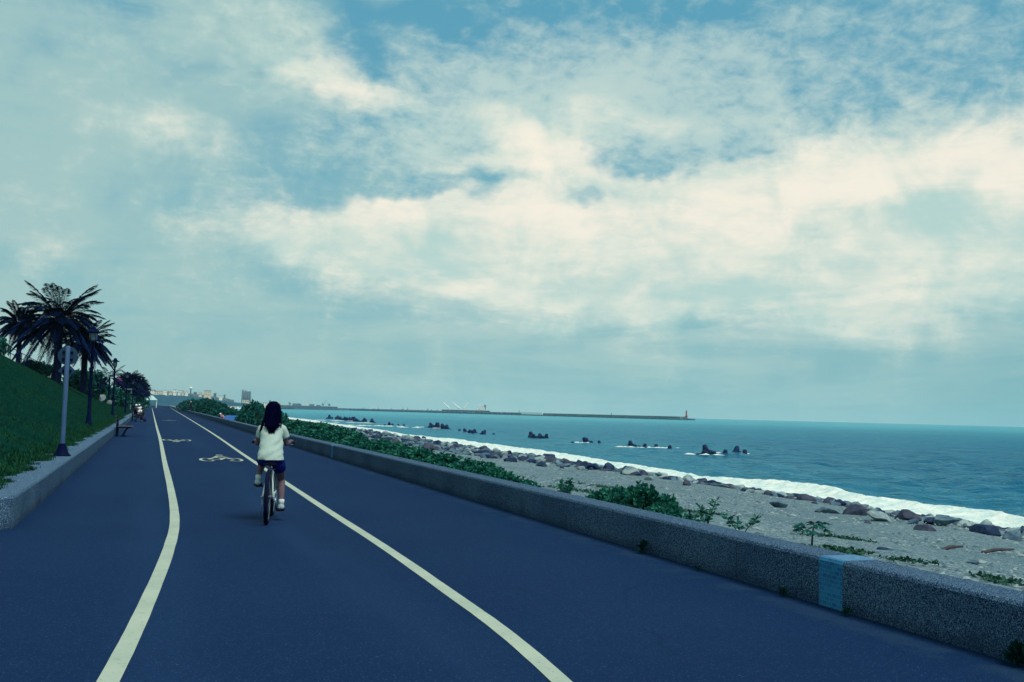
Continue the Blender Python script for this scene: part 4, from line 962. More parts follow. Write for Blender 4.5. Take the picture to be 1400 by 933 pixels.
# ------------------------------------------------------------------ people and the bicycle
def solid_body(name, caps, voxel, m, parent, smooth=4):
    """round cones and balls fused into one continuous skin"""
    mb = MB()
    for c in caps:
        if c[0] == 'b': mb.ball(c[1], c[2], 18, 12)
        else:
            pts, rad = c[1], c[2]; mb.tube(pts, rad, 12)
            for p, r_ in zip(pts, rad): mb.ball(p, r_, 12, 8)
    me = mb.mesh('tmp'); o = bpy.data.objects.new('tmp', me); COL.objects.link(o)
    rm = o.modifiers.new('r', 'REMESH'); rm.mode = 'VOXEL'; rm.voxel_size = voxel
    s = o.modifiers.new('s', 'SMOOTH'); s.factor = .5; s.iterations = smooth
    dg = bpy.context.evaluated_depsgraph_get(); me2 = bpy.data.meshes.new_from_object(o.evaluated_get(dg)); bpy.data.objects.remove(o); me2.name = name
    me2.polygons.foreach_set('use_smooth', np.ones(len(me2.polygons), dtype=bool)); me2.materials.clear(); return link(name, me2, m, parent)
HEAD = radians(-10); BX, BY = 1.43, 12.74
bk = thing('bicycle', 'bicycle ridden away down the lane, with fat dark tyre and pale frame', 'bicycle', (BX, BY, 0), HEAD)
RW = .335; SB = MT['frame']
def wheel(cy_):
    w = MB(); w.torus((0, cy_, RW), RW-.026, .027, 'x', 56, 12); w_ = w.build('wheel', MT['rubber'], bk, True)
    k = MB()
    for s in (-.014, .014): k.torus((s, cy_, RW), RW-.052, .006, 'x', 48, 6)
    k.build('rim', MT['steel'], w_, True); sp = MB()
    for j in range(28):
        a = 2*pi*j/28; s = .03 if j % 2 else -.03; sp.tube([(s, cy_+.02*cos(a+.6), RW+.02*sin(a+.6)), (0, cy_+(RW-.055)*cos(a), RW+(RW-.055)*sin(a))], .0013, 4)
    sp.build('spokes', MT['steel'], w_); MB().lathe([(.022, -.055), (.022, -.03), (.03, -.028), (.016, -.02), (.016, .02), (.03, .028), (.022, .03), (.022, .055)], 12, (0, cy_, RW), 'x').build('hub', MT['steel'], w_, True)
    tr = MB()
    for q in (-.012, 0, .012): tr.torus((q, cy_, RW), RW+.0005, .0045, 'x', 56, 6)
    tr.build('tread', MT['rubber'], w_)
    return w_
wheel(0.0); wheel(1.03)
BB = (0, .43, .285)
f = MB(); ST = (0, .285, .66)
f.tube([BB, ST], .019, 12); f.tube([BB, (0, .80, .66)], .023, 12); f.tube([(0, .30, .60), (0, .785, .74)], .019, 12); f.tube([(0, .81, .63), (0, .775, .78)], .024, 12)
for s in (-1, 1):
    f.tube([(s*.065, 0, RW), (s*.05, .15, .315), (s*.03, .42, .285)], .011, 8); f.tube([(s*.065, 0, RW), (s*.045, .16, .50), (s*.02, .288, .64)], .010, 8)
f.build('frame', SB, bk, True)
fk = MB(); fk.tube([(0, .81, .63), (0, .825, .60)], .02, 10)
for s in (-1, 1): fk.tube([(0, .82, .61), (s*.05, .83, .60), (s*.06, .88, .50), (s*.06, 1.03, RW)], [.018, .017, .015, .011], 8)
fk.build('fork', MT['frame'], bk, True)
sp_ = MB(); sp_.tube([(0, .30, .59), (0, .262, .715)], .0135, 10); sp_.build('seat_post', MT['steel'], bk, True)
sc_ = MB(); sc_.lathe([(.024, -.02), (.026, 0), (.024, .02)], 12, (0, .284, .655)); sc_.tube([(.02, .28, .655), (.06, .26, .66)], .007, 6); sc_.build('seat_clamp', MT['steel'], bk, True)
sa = MB(); rings = []
SV = []; SF = []; nn = 12
for (y, w, z, th) in [(.13, .055, .735, .020), (.15, .085, .742, .028), (.20, .092, .745, .03), (.26, .070, .742, .028), (.32, .038, .738, .024), (.38, .024, .734, .02), (.40, .012, .73, .012)]:
    for k in range(nn):
        a = 2*pi*k/nn; SV.append((w*cos(a), y, z+th*sin(a)-(.012*abs(cos(a))**2)))
for i in range(6):
    for k in range(nn): SF.append((i*nn+k, i*nn+(k+1) % nn, (i+1)*nn+(k+1) % nn, (i+1)*nn+k))
SF += [tuple(range(nn)), tuple(range(6*nn, 7*nn))]; sa.add(SV, SF); so = sa.build('saddle', MT['saddle'], bk, True)
sr = MB()
for s in (-1, 1): sr.tube([(s*.03, .15, .72), (s*.02, .26, .705), (s*.01, .37, .72)], .004, 6)
sr.build('saddle_rails', MT['steel'], so)
hb = MB(); hb.tube([(0, .775, .78), (0, .765, .93)], .014, 10); hb.tube([(0, .768, .925), (0, .80, .955)], .016, 10); hb.build('stem', MT['steel'], bk, True)
h2 = MB(); h2.tube([(-.265, .705, .985), (-.18, .738, .985), (-.08, .80, .958), (.08, .80, .958), (.18, .738, .985), (.265, .705, .985)], .0115, 10); ho = h2.build('handlebar', MT['black_metal'], bk, True)
for s in (-1, 1):
    MB().tube([(s*.165, .743, .985), (s*.272, .702, .985)], .0165, 12).build('grip', MT['rubber'], ho, True)
    l = MB(); l.tube([(s*.15, .75, .985), (s*.17, .80, .965), (s*.25, .77, .96)], .006, 6); l.build('brake_lever', MT['steel'], ho, True)
cr = MB(); cr.lathe([(.02, -.05), (.02, .05)], 10, BB, 'x'); cr.torus((.052, BB[1], BB[2]), .075, .008, 'x', 28, 6, .5); cr.tube([(.07, BB[1], BB[2]), (.085, BB[1]+.02, BB[2]-.155)], .011, 8); cr.tube([(-.07, BB[1], BB[2]), (-.085, BB[1]-.02, BB[2]+.155)], .011, 8); cr.build('crank', MT['steel'], bk, True)
PR, PL = (.135, BB[1]+.02, BB[2]-.155), (-.135, BB[1]-.02, BB[2]+.155)
for p in (PR, PL): MB().box(p[0]-.045, p[0]+.045, p[1]-.04, p[1]+.04, p[2]-.011, p[2]+.011).build('pedal', MT['rubber'], bk, bevel=.004)
cg = MB(); cg.tube([(.074, .02, .375), (.074, .25, .37), (.074, .46, .365), (.074, .52, .30), (.074, .46, .225), (.074, .25, .27), (.074, .02, .30), (.074, -.03, .337), (.074, .02, .375)], [.022]*9, 8, flat=(.35, 1)); cg.build('chain_guard', SB, bk, True)
MB().lathe([(.022, -.006), (.024, 0), (.022, .006)], 14, (0, .22, .60), 'y').build('rear_reflector', MT['reflect'], bk)
MB().tube([(-.065, .0, .335), (-.075, .05, .10), (-.085, .10, .09)], .006, 6).build('kickstand', MT['steel'], bk, True)
rb_ = MB(); rb_.lathe([(.012, -.085), (.014, -.06)], 8, (0, 0, RW), 'x'); rb_.lathe([(.014, .06), (.012, .085)], 8, (0, 0, RW), 'x'); rb_.build('axle_nut', MT['steel'], bk)

gl = thing('person', 'person with long black hair in white t-shirt and navy shorts riding the bicycle away', 'person', (BX, BY, 0), HEAD)
AR, AL = (.150, .40, .235), (-.150, .36, .545)
KR, KL = (.125, .585, .515), (-.125, .625, .735)
HR, HL = (.085, .27, .80), (-.085, .27, .80)
caps = [('b', (0, .235, .815), (.135, .105, .095)), ('t', [(0, .25, .85), (0, .285, .98), (0, .335, 1.12)], [.105, .10, .105]), ('b', (0, .335, 1.14), (.125, .085, .09)),
        ('t', [(0, .36, 1.18), (0, .385, 1.27)], [.048, .042]), ('b', (0, .405, 1.405), (.076, .092, .108)), ('b', (0, .43, 1.345), (.058, .07, .062)), ('b', (0, .497, 1.385), (.012, .018, .02)),
        ('b', (.075, .405, 1.39), (.012, .02, .028)), ('b', (-.075, .405, 1.39), (.012, .02, .028)), ('b', (.03, .485, 1.412), (.015, .01, .009)), ('b', (-.03, .485, 1.412), (.015, .01, .009)), ('b', (0, .489, 1.345), (.024, .012, .008))]
for s, K, A, H_ in ((1, KR, AR, HR), (-1, KL, AL, HL)):
    caps.append(('t', [H_, tuple((np.array(H_)*.5+np.array(K)*.5)), K], [.082, .068, .052])); K_ = np.array(K); A_ = np.array(A); c_ = K_*.68+A_*.32+np.array([0, -.012, 0]); caps.append(('t', [K, tuple(c_), tuple(K_*.25+A_*.75), A], [.050, .050, .036, .031]))
    sh = (s*.118, .335, 1.165); elb = (s*.180, .42, .985); wr = (s*.212, .635, .998); caps.append(('t', [sh, (s*.152, .38, 1.07), elb], [.050, .042, .034])); caps.append(('t', [elb, (s*.196, .50, .995), wr], [.035, .034, .023]))
    caps.append(('t', [wr, (s*.222, .69, 1.006)], [.024, .027]))
    for j in range(4):                                     # fingers closing over the grip
        gx = s*(.185+j*.021); gy = .735-j*.008; ln = [.9, 1.0, .97, .82][j]
        caps.append(('t', [(gx, gy-.035, 1.010), (gx, gy+.004, 1.013), (gx+s*.001, gy+.026*ln, .995), (gx+s*.001, gy+.020*ln, .972)], [.0095, .009, .0085, .0075]))
    caps.append(('t', [(s*.200, .68, 1.0), (s*.176, .70, .988), (s*.170, .722, .968)], [.012, .0105, .009]))
solid_body('body', caps, .0062, MT['skin'], gl, 3)
# hair: full cap and a long fall with loose ends
hm = MB(); rings = []
hr = [(1.525, .395, .03, .03), (1.515, .39, .055, .066), (1.48, .385, .082, .100), (1.43, .372, .096, .108), (1.37, .355, .100, .10), (1.31, .330, .099, .088), (1.265, .298, .094, .074), (1.235, .272, .084, .060), (1.21, .252, .072, .048), (1.185, .234, .056, .034), (1.165, .222, .038, .022), (1.145, .210, .016, .010)]
hm.loft([(.05*max(0, 1.3-z), cy_, z, rx*.93, ry) for z, cy_, rx, ry in hr], 40)
hmesh = hm.mesh('hair', True); co = np.array([v.co for v in hmesh.vertices]); wv = vnoise(co*np.array([1, 1, .18]), 38, 3); low = np.clip((1.3-co[:, 2])/.2, 0, 1)
cc_ = np.array([0, .33, 0]); dr = co-cc_; dr[:, 2] = 0; dr /= (np.linalg.norm(dr, axis=1)[:, None]+1e-6); co2 = co+dr*(wv*.010)[:, None]; co2[:, 2] += low*vnoise(co*np.array([1, 1, 0]), 30, 8)*.07
hmesh.vertices.foreach_set('co', co2.astype(np.float32).ravel()); hair = link('hair', hmesh, MT['hair'], gl)
sm_ = MB(); rh = random.Random(8)
for k in range(640):
    a = rh.uniform(pi*.98, pi*2.02) if rh.random() < .85 else rh.uniform(0, 2*pi); z0 = rh.uniform(1.30, 1.50); ln = 1.125+.09*cos(a)**2+rh.uniform(-.03, .03)
    def hp(z, sc):
        zs = [q[0] for q in hr][::-1]; return (np.interp(z, zs, [q[2] for q in hr][::-1])*cos(a)*sc, np.interp(z, zs, [q[1] for q in hr][::-1])+np.interp(z, zs, [q[3] for q in hr][::-1])*sin(a)*sc, z)
    w = rh.uniform(-.04, .04); p = [hp(z0, 1.0), hp((z0+1.25)/2, 1.04), hp(1.27, 1.05), hp(1.215, 1.10)]; e = hp(max(ln, 1.145), 1.05); p.append((e[0]+w, e[1]-.006, ln)); sm_.tube(p, [.0022, .0034, .0034, .003, .0007], 4)
for s, xs in ((-1, -.125), (-1, -.115), (1, .112), (-1, -.135)): sm_.tube([(s*.10, .33, 1.33), (xs, .29, 1.22), (xs-.012, .275, 1.15), (xs-.02, .27, 1.105+abs(xs)*.1)], [.004, .007, .006, .001], 5)
link('strands', sm_.mesh('strands', True), MT['hair'], hair)
# t-shirt
ts = MB(); sr_ = [(.785, .205, .160, .130), (.80, .205, .160, .129), (.86, .215, .153, .124), (.93, .235, .145, .118), (1.0, .26, .140, .113), (1.07, .29, .140, .112), (1.13, .315, .143, .108), (1.175, .332, .138, .100), (1.205, .343, .118, .086), (1.232, .355, .10, .075), (1.25, .362, .068, .062), (1.256, .366, .060, .056)]
ts.loft([(0, cy_, z, rx, ry) for z, cy_, rx, ry in sr_], 72, cap=False)
for s in (-1, 1): ts.tube([(s*.085, .335, 1.190), (s*.122, .345, 1.168), (s*.150, .37, 1.11), (s*.163, .39, 1.068)], [.056, .060, .057, .054], 28, cap=False)
tm_ = ts.mesh('shirt', True, fix=False); bm = bmesh.new(); bm.from_mesh(tm_); bmesh.ops.subdivide_edges(bm, edges=bm.edges, cuts=2, use_grid_fill=True); bm.to_mesh(tm_); bm.free()
co = np.array([v.co for v in tm_.vertices]); nr = np.array([v.normal for v in tm_.vertices])
ua, va = co[:, 0]*.87+co[:, 2]*.5, -co[:, 0]*.5+co[:, 2]*.87
fold = vnoise(np.c_[ua*.22, co[:, 1]*.25, va], 21, 2, 2)*.017*np.clip((1.2-co[:, 2])/.14, .15, 1)+vnoise(np.c_[ua*.35, co[:, 1]*.3, va], 48, 5, 2)*.005*np.clip((1.0-co[:, 2])/.1, 0, 1)
out_ = co-np.array([0, .29, 0]); out_[:, 2] = 0; out_ /= (np.linalg.norm(out_, axis=1)[:, None]+1e-6); tm_.vertices.foreach_set('co', (co+out_*fold[:, None]).astype(np.float32).ravel()); tm_.polygons.foreach_set('use_smooth', np.ones(len(tm_.polygons), dtype=bool))
so = link('shirt', tm_, MT['shirt'], gl); sd = so.modifiers.new('thickness', 'SOLIDIFY'); sd.thickness = .003
# shorts
sh = MB(); sh.loft([(0, .235, .885, .135, .108), (0, .235, .84, .144, .118), (0, .24, .79, .148, .122), (0, .25, .745, .145, .118), (0, .26, .722, .12, .10)], 32)
for s, K, H_ in ((1, KR, HR), (-1, KL, HL)): H_ = np.array(H_); K_ = np.array(K); sh.tube([H_+[0, -.01, -.01], H_*.75+K_*.25, H_*.52+K_*.48], [.088, .086, .082], 24)
sh.build('shorts', MT['shorts'], gl, True)
for s, A, P_, hd in ((1, AR, PR, .10), (-1, AL, PL, -.22)):
    A_ = np.array(A); MB().tube([A_+[0, .006, .035], A_+[0, 0, .01], A_+[0, .0, -.03]], [.036, .036, .035], 14).build('sock', MT['sock'], gl, True)
    sm2 = MB(); nn = 14; VV, FF = [], []; x0 = A_[0]-.002; top = P_[2]+.018
    prof = [(-.085, .032, .035, .05), (-.07, .043, .03, .070), (-.03, .047, .03, .078), (.02, .040, .03, .075), (.07, .044, .026, .052), (.12, .042, .022, .038), (.15, .028, .02, .028), (.16, .012, .02, .022)]
    for y, w, z0, z1 in prof:
        for k in range(nn):
            a = 2*pi*k/nn; zz = top+(z1*.5+.0)+(z1*.5)*sin(a); VV.append((x0+w*cos(a)*(1 if sin(a) < 0 else .86), A_[1]+.03+y, zz))
    for i in range(len(prof)-1):
        for k in range(nn): FF.append((i*nn+k, i*nn+(k+1) % nn, (i+1)*nn+(k+1) % nn, (i+1)*nn+k))
    FF += [tuple(range(nn)), tuple(range((len(prof)-1)*nn, len(prof)*nn))]; sm2.add(VV, FF); sho = sm2.build('shoe', MT['shoe'], gl, True)
    sl = MB(); ol = [(x0+w*1.05*q, A_[1]+.03+y) for q in (1,) for y, w, _, _ in prof]+[(x0-w*1.05, A_[1]+.03+y) for y, w, _, _ in prof[::-1]]; sl.prism(ol, top-.010, top+.012); sl.build('sole', MT['sole'], sho)

def simple_person(label, x, y, z, rot, pose, top, bottom, hat=None, sc=1.0):
    t = thing('person', label, 'person', (x, y, z), rot); t.scale = (sc, sc, sc)
    if pose == 'stand': hip, knee, foot, ch, hd = .88, [(s*.1, .03, .47) for s in (-1, 1)], [(s*.11, .0, .06) for s in (-1, 1)], (0, 0, 1.34), (0, .02, 1.62)
    elif pose == 'sit': hip, knee, foot, ch, hd = .52, [(s*.11, .42, .52) for s in (-1, 1)], [(s*.12, .45, .06) for s in (-1, 1)], (0, .02, 1.0), (0, .06, 1.27)
    else: hip, knee, foot, ch, hd = .52, [(s*.13, .40, .52) for s in (-1, 1)], [(s*.14, .42, .06) for s in (-1, 1)], (0, .34, .86), (0, .50, 1.0)
    H0 = np.array([0, 0, hip]); C0 = np.array(ch); caps = [('b', tuple(H0), (.16, .12, .12)), ('t', [tuple(H0), tuple(H0*.5+C0*.5), tuple(C0)], [.13, .12, .14]), ('b', hd, (.08, .10, .12)), ('t', [tuple(C0), hd], [.06, .055])]
    for i, s in enumerate((-1, 1)):
        caps += [('t', [(s*.09, 0, hip), knee[i], foot[i]], [.085, .06, .042]), ('t', [foot[i], (foot[i][0], foot[i][1]+.14, .045)], [.045, .04])]
        S0 = C0+[s*.17, 0, .06]; Hd = np.array(knee[i])+[0, -.06, .09] if pose != 'stand' else np.array([s*.24, .06, .80]); El = (S0+Hd)/2+[s*.06, -.06, -.03]; caps += [('t', [tuple(S0), tuple(El), tuple(Hd)], [.055, .045, .035])]
        for j in range(4): f0 = Hd+[(j-1.5)*.018, .02, -.01]; caps.append(('t', [tuple(f0), tuple(f0+[0, .05, -.03])], [.01, .009]))
    solid_body('body', caps, .014, MT['skin'], t, 2)
    sh = MB(); a, b = H0+[0, 0, -.02], C0+[0, 0, .10]; sh.tube([a, a*.5+b*.5, b-[0, 0, .06], b], [.17, .165, .175, .10], 18, flat=(1, .8))
    for i, s in enumerate((-1, 1)): S0 = C0+[s*.15, 0, .06]; sh.tube([S0, S0+[s*.06, .02, -.20]], [.075, .07], 12)
    sh.build('shirt', top, t, True); tr = MB()
    for i, s in enumerate((-1, 1)): k, fo = np.array(knee[i]), np.array(foot[i]); tr.tube([(s*.08, 0, hip), k, k*.15+fo*.85], [.105, .08, .062], 12)
    tr.build('trousers', bottom, t, True)
    h = MB(); h.ball((hd[0], hd[1]-.02, hd[2]+.035), (.09, .105, .105), 12, 8); h.build('hat' if hat else 'hair', hat or MT['hair'], t, True); return t
simple_person('person in dark clothes sitting upright on the second bench', bx+.30, 86.45, 0, radians(-90), 'sit', MT['cloth_dark'], MT['cloth_dark'], MT['cloth_white'])
simple_person('person in a white shirt bending forward on the second bench', bx+.36, 87.25, 0, radians(-90), 'lean', MT['cloth_white'], MT['cloth_dark'])
bag = thing('bag', 'small dark bag on the ground before the two seated people', 'bag', (-.42, 86.6, 0)); bb = MB(); bb.loft([(0, 0, 0, .20, .14), (0, 0, .1, .22, .16), (0, 0, .22, .17, .12), (0, 0, .26, .06, .05)], 14); bb.build('bag_body', MT['cloth_dark'], bag, True); MB().tube([(-.1, 0, .24), (-.05, 0, .36), (.05, 0, .36), (.1, 0, .24)], .012, 6).build('strap', MT['cloth_dark'], bag)
simple_person('person in white hat and shirt sitting alone on the third bench', bx+.30, 110.6, 0, radians(-90), 'sit', MT['cloth_white'], MT['cloth_dark'], MT['cloth_white'])
simple_person('distant person in a pale top sitting on the fourth bench', bx+.30, 126.7, 0, radians(-90), 'sit', MT['cloth_white'], MT['cloth_dark'])
pp = at_depth(243, 553, 190); simple_person('distant dark-clothed person in pale cap standing on the far sea wall', float(xr(190))+.18, 190, WT, 0, 'stand', MT['cloth_dark'], MT['cloth_dark'], MT['cloth_white'])
Yp = 95.0; xw = float(xr(Yp)); simple_person('person in pink with pale hat bending behind the sea wall by the tarpaulin', xw+.85, Yp+.6, -.30, radians(75), 'lean', MT['pink'], MT['pink'], MT['cloth_white'], .95)
tp = thing('tarpaulin', 'blue tarpaulin spread over a low heap behind the sea wall', 'tarpaulin', (xw+1.5, Yp+.5, 0)); g_ = np.linspace(-1, 1, 24); GX, GY = np.meshgrid(g_, g_); GZ = .78*np.clip(1.15-np.maximum(np.abs(GX), np.abs(GY))**4, 0, 1)+.05*gnoise(GX.shape, (5, 5), 3, 9)-.25
link('cover', grid_mesh(GX*.95, GY*1.2, GZ, 'cover'), MT['blue_tarp'], tp)

# ------------------------------------------------------------------ things at the far end of the path
pv = thing('pavilion', 'pale hip-roofed pavilion where the path ends', 'pavilion', (float(at_depth(206.5, 552, 400)[0]), 400, 0)); m_ = MB()
m_.add([(-2.3, -2.3, 2.9), (2.3, -2.3, 2.9), (2.3, 2.3, 2.9), (-2.3, 2.3, 2.9), (-.5, -.5, 4.6), (.5, -.5, 4.6), (.5, .5, 4.6), (-.5, .5, 4.6)], [(0, 1, 2, 3), (4, 5, 6, 7), (0, 1, 5, 4), (1, 2, 6, 5), (2, 3, 7, 6), (3, 0, 4, 7)]); m_.build('roof', MT['teal'], pv)
for sx_ in (-1.9, 1.9):
    for sy_ in (-1.9, 1.9): MB().tube([(sx_, sy_, 0), (sx_, sy_, 2.9)], .14, 8).build('column', MT['white'], pv)
bp = at_depth(163, 522, 150); bn = thing('banner', 'pink banner on a thin pole among the palms', 'banner', (float(bp[0])-.6, 150, 1.2)); MB().tube([(0, 0, -.5), (0, 0, 4.0)], .04, 8).build('pole', MT['grey_metal'], bn)
Zb = np.linspace(0, 1, 10); BXg, BZg = np.meshgrid(Zb, np.linspace(0, 1, 10)); link('flag', grid_mesh(BXg*.95+.04, .08*np.sin(BXg*5)*BXg, bp[2]-1.2-.45+BZg*.95, 'flag'), MT['magenta'], bn).modifiers.new('t', 'SOLIDIFY').thickness = .01
sp2 = at_depth(169, 533, 160); sh_ = thing('shelter', 'flat-roofed pale shelter behind the third lamp', 'shelter', (float(sp2[0]), 160, .9)); rz = float(sp2[2])-.9
MB().box(-1.3, 1.3, -1.5, 1.5, rz, rz+.16).build('roof', MT['grey'], sh_)
for s in (-1.1, 1.1):
    for q in (-1.3, 1.3): MB().tube([(s, q, -.4), (s, q, rz)], .07, 8).build('column', MT['grey'], sh_)
def building(label, px, py_top, py_bot, wpx, d, m, roof=None, group=None, deep=14, rows=0, cols=0, name='building', cat='building'):
    az, el = az_el(px, py_top); _, e2 = az_el(px, py_bot); top = EYE+d*math.tan(radians(el)); bot = min(EYE+d*math.tan(radians(e2)), top-2); w = wpx/FOC*d/2
    t = thing(name, label, cat, (d*sin(radians(az)), d*cos(radians(az)), bot), -radians(az), group); H_ = top-bot
    MB().box(-w, w, 0, deep, -12, H_).build('wall', m, t)
    rf = MB(); rf.box(-w-.4, w+.4, -.4, deep+.4, H_, H_+max(.5, H_*.06)); rf.build('roof', roof or MT['grey'], t)
    for i in range(rows):
        for j in range(cols):
            x = -w+(j+.5)*2*w/cols; z = (i+.5)*H_/rows; MB().box(x-w/cols*.36, x+w/cols*.36, -.12, .3, z-H_/rows*.18, z+H_/rows*.18).build('window', MT['dark'], t)
    return t
town = [(207, 534, 539, 9, 2900, 'white', 'long white block at the left end of the hilltop town'), (217, 535, 539, 11, 2900, 'cream', 'long cream block on the hilltop right of the long white block'), (226, 533.5, 538, 5, 2800, 'white', 'small white house third from the left on the hilltop'), (233, 535, 538.5, 4, 2700, 'cream', 'little cream house on the hilltop before the white pair'),
        (239, 532.8, 538.5, 4.5, 2600, 'white', 'bright white house left in the white hilltop pair'), (245, 534.5, 538.5, 3.5, 2600, 'white', 'bright white house right in the white hilltop pair'), (250, 534.0, 538.5, 3, 2600, 'cream', 'narrow cream house left of the round water tower'), (255, 536, 539, 4, 2600, 'white', 'low white house at the foot of the round water tower'),
        (267, 536.5, 540, 4, 2500, 'grey', 'low grey house right of the round water tower'), (274, 537.5, 541, 4, 2450, 'cream', 'small cream house left of the large cream block'), (284, 534.5, 541.5, 9, 2400, 'cream', 'large cream apartment block on the hill'), (294, 538, 543, 3.5, 2400, 'grey', 'narrow grey block right of the large cream block'), (302, 541.5, 544.5, 4, 2350, 'white', 'white house on the falling right end of the hill'), (307, 540, 545, 2.2, 2350, 'grey', 'thin grey tower on the falling right end of the hill')]
for i, (px, a, b, w, d, m, lab) in enumerate(town): building(lab, px, a, b, w, d, MT[m], MT['roof'] if m != 'grey' else None, 'hilltop town buildings', rows=2 if w > 4 else 1, cols=4 if w > 6 else 2)
az, el = az_el(261, 531); d = 2550; wt_z = EYE+d*math.tan(radians(el)); wt = thing('water_tower', 'white round water tower rising above the hilltop town', 'water tower', (d*sin(radians(az)), d*cos(radians(az)), wt_z-16))
MB().ball((0, 0, 16), (4.2, 4.2, 3.4), 20, 12).build('tank', MT['white'], wt, True); MB().lathe([(2.2, -8), (1.4, 3), (1.4, 13), (3.0, 14.5)], 14).build('stem', MT['grey'], wt, True)
d = 2500; az, el = az_el(337, 535.5); top = EYE+d*math.tan(radians(el)); si = thing('grain_silo', 'tall grey concrete silo block by the harbour', 'silo', (d*sin(radians(az)), d*cos(radians(az)), SEA), -radians(az))
for j in range(5):
    for q in range(2): MB().lathe([(2.3, 0), (2.3, top-SEA-1), (2.0, top-SEA-.5)], 14, (-8.6+j*4.3, q*4.4, 0)).build('silo_tube', MT['grey'], si, True)
MB().box(-10.9, 10.9, -1.5, 5, top-SEA-.9, top-SEA+.4).build('roof_deck', MT['grey'], si); MB().box(-10.4, -6.4, -1, 4, top-SEA+.42, top-SEA+4).build('head_house', MT['grey'], si); MB().box(-3.5, -.5, -1, 4, top-SEA+.42, top-SEA+3.2).build('head_house', MT['grey'], si)
building('pale harbour shed at the foot of the grey silo', 336, 547, 551, 9, 2300, MT['cream'], rows=1, cols=3); building('long low white shed on the shore left of the silo', 318, 555.5, 558, 23, 1500, MT['white'], deep=10, rows=1, cols=5)
building('low grey harbour shed right of the silo', 352, 551.0, 554.5, 12, 2400, MT['grey'], rows=1, cols=3); building('low white harbour shed between silo and moored ship', 362, 550.5, 554.2, 6, 2400, MT['white'], rows=1, cols=2)

# ------------------------------------------------------------------ breakwater, ships, lighthouse
def far_pt(px, d): az, _ = az_el(px, 560); return np.array([d*sin(radians(az)), d*cos(radians(az))])
JP = [(948, 1660), (935, 1670), (830, 1850), (700, 2150), (600, 2400), (480, 2700), (415, 2650), (372, 2500)]
jt = thing('breakwater', 'long low harbour breakwater stretching out to the red lighthouse', 'breakwater', (0, 0, 0))
def ribbon(pts, w, z0, z1, jag=0, seed=1, n=0):
    P = np.array(pts)
    if n:
        s = np.linspace(0, len(P)-1, n); P = np.c_[np.interp(s, range(len(P)), P[:, 0]), np.interp(s, range(len(P)), P[:, 1])]
    T_ = np.gradient(P, axis=0); T_ /= np.linalg.norm(T_, axis=1)[:, None]; N_ = np.c_[-T_[:, 1], T_[:, 0]]; r = np.random.default_rng(seed); j = r.uniform(-jag, jag, (len(P), 2)); V = []; m = MB()
    for i, p in enumerate(P): a, b = p-N_[i]*w/2, p+N_[i]*w/2; V += [(a[0], a[1], z0), (a[0], a[1], z1+j[i, 0]), (b[0], b[1], z1+j[i, 1]), (b[0], b[1], z0)]
    F = [(i*4+k, i*4+k+1, i*4+5+k, i*4+4+k) for i in range(len(P)-1) for k in range(3)]+[(0, 1, 2, 3), tuple(len(V)-4+k for k in range(4))]; return m.add(V, F)
jp = [far_pt(px, d) for px, d in JP]
ribbon(jp[1:], 16, SEA-2, SEA+5.6).build('parapet', MT['jetty'], jt); ribbon(jp[:2], 12, SEA-2, SEA+2.6).build('head', MT['jetty_d'], jt)
off = [p*(1-14/np.linalg.norm(p)) for p in jp[1:]]; ribbon(off, 12, SEA-2, SEA+1.9, .5, 3, 500).build('armour', MT['jetty_d'], jt)
off2 = [p*(1-20/np.linalg.norm(p)) for p in jp[3:]]; ribbon(off2, 16, SEA-2, SEA+4.3, 1.7, 5, 420).build('rubble', MT['jetty_d'], jt)
def on_jetty(px):
    az = radians(az_el(px, 560)[0]); best = min(((a*(1-u)+b*u) for a, b in zip(jp[:-1], jp[1:]) for u in np.linspace(0, 1, 400)), key=lambda q: abs(atan2(q[0], q[1])-az)); return best
wa, wb = on_jetty(747), on_jetty(718); wt_ = (wb-wa)/np.linalg.norm(wb-wa); wn = np.array([-wt_[1], wt_[0]]); wn = wn if wn@wa < 0 else -wn
ribbon([wa+wn*8.8, wb+wn*8.8], 1.4, SEA+2.0, SEA+6.6).build('white_panel', MT['white'], jt)
lp = far_pt(938.5, 1668); lh = thing('lighthouse', 'red lighthouse with flared foot at the tip of the breakwater', 'lighthouse', (lp[0], lp[1], SEA+5.6))
MB().lathe([(2.6, -1), (2.4, .2), (1.8, 2.0), (1.45, 4.0), (1.3, 8.0), (1.25, 9.0)], 20).build('tower', MT['red'], lh, True); MB().lathe([(2.1, 9.0), (2.1, 9.3), (2.0, 9.3)], 20).build('gallery', MT['red'], lh); MB().lathe([(1.1, 9.3), (1.1, 11.0)], 14).build('lantern', MT['dark'], lh); MB().lathe([(1.4, 11.0), (.9, 11.8), (.2, 12.5), (.12, 13.2)], 14).build('dome', MT['red'], lh); MB().box(-.5, .5, -2.75, -2.1, .2, 2.2).build('door', MT['dark'], lh); lh.scale = (.85, .85, .85)
for i, (px, d, h, lab) in enumerate([(710, 2130, 5, 'thin beacon post on the breakwater left of its white section'), (836, 1840, 3.5, 'small pale beacon midway along the outer breakwater')]):
    p = on_jetty(px); t = thing('beacon', lab, 'beacon', (p[0], p[1], SEA+5.6)); MB().lathe([(.7, -.5), (.5, h*.7), (.5, h*.7+.05)], 10).build('post', MT['grey'], t); MB().ball((0, 0, h*.85), .9, 10, 6).build('lamp', MT['grey'], t)
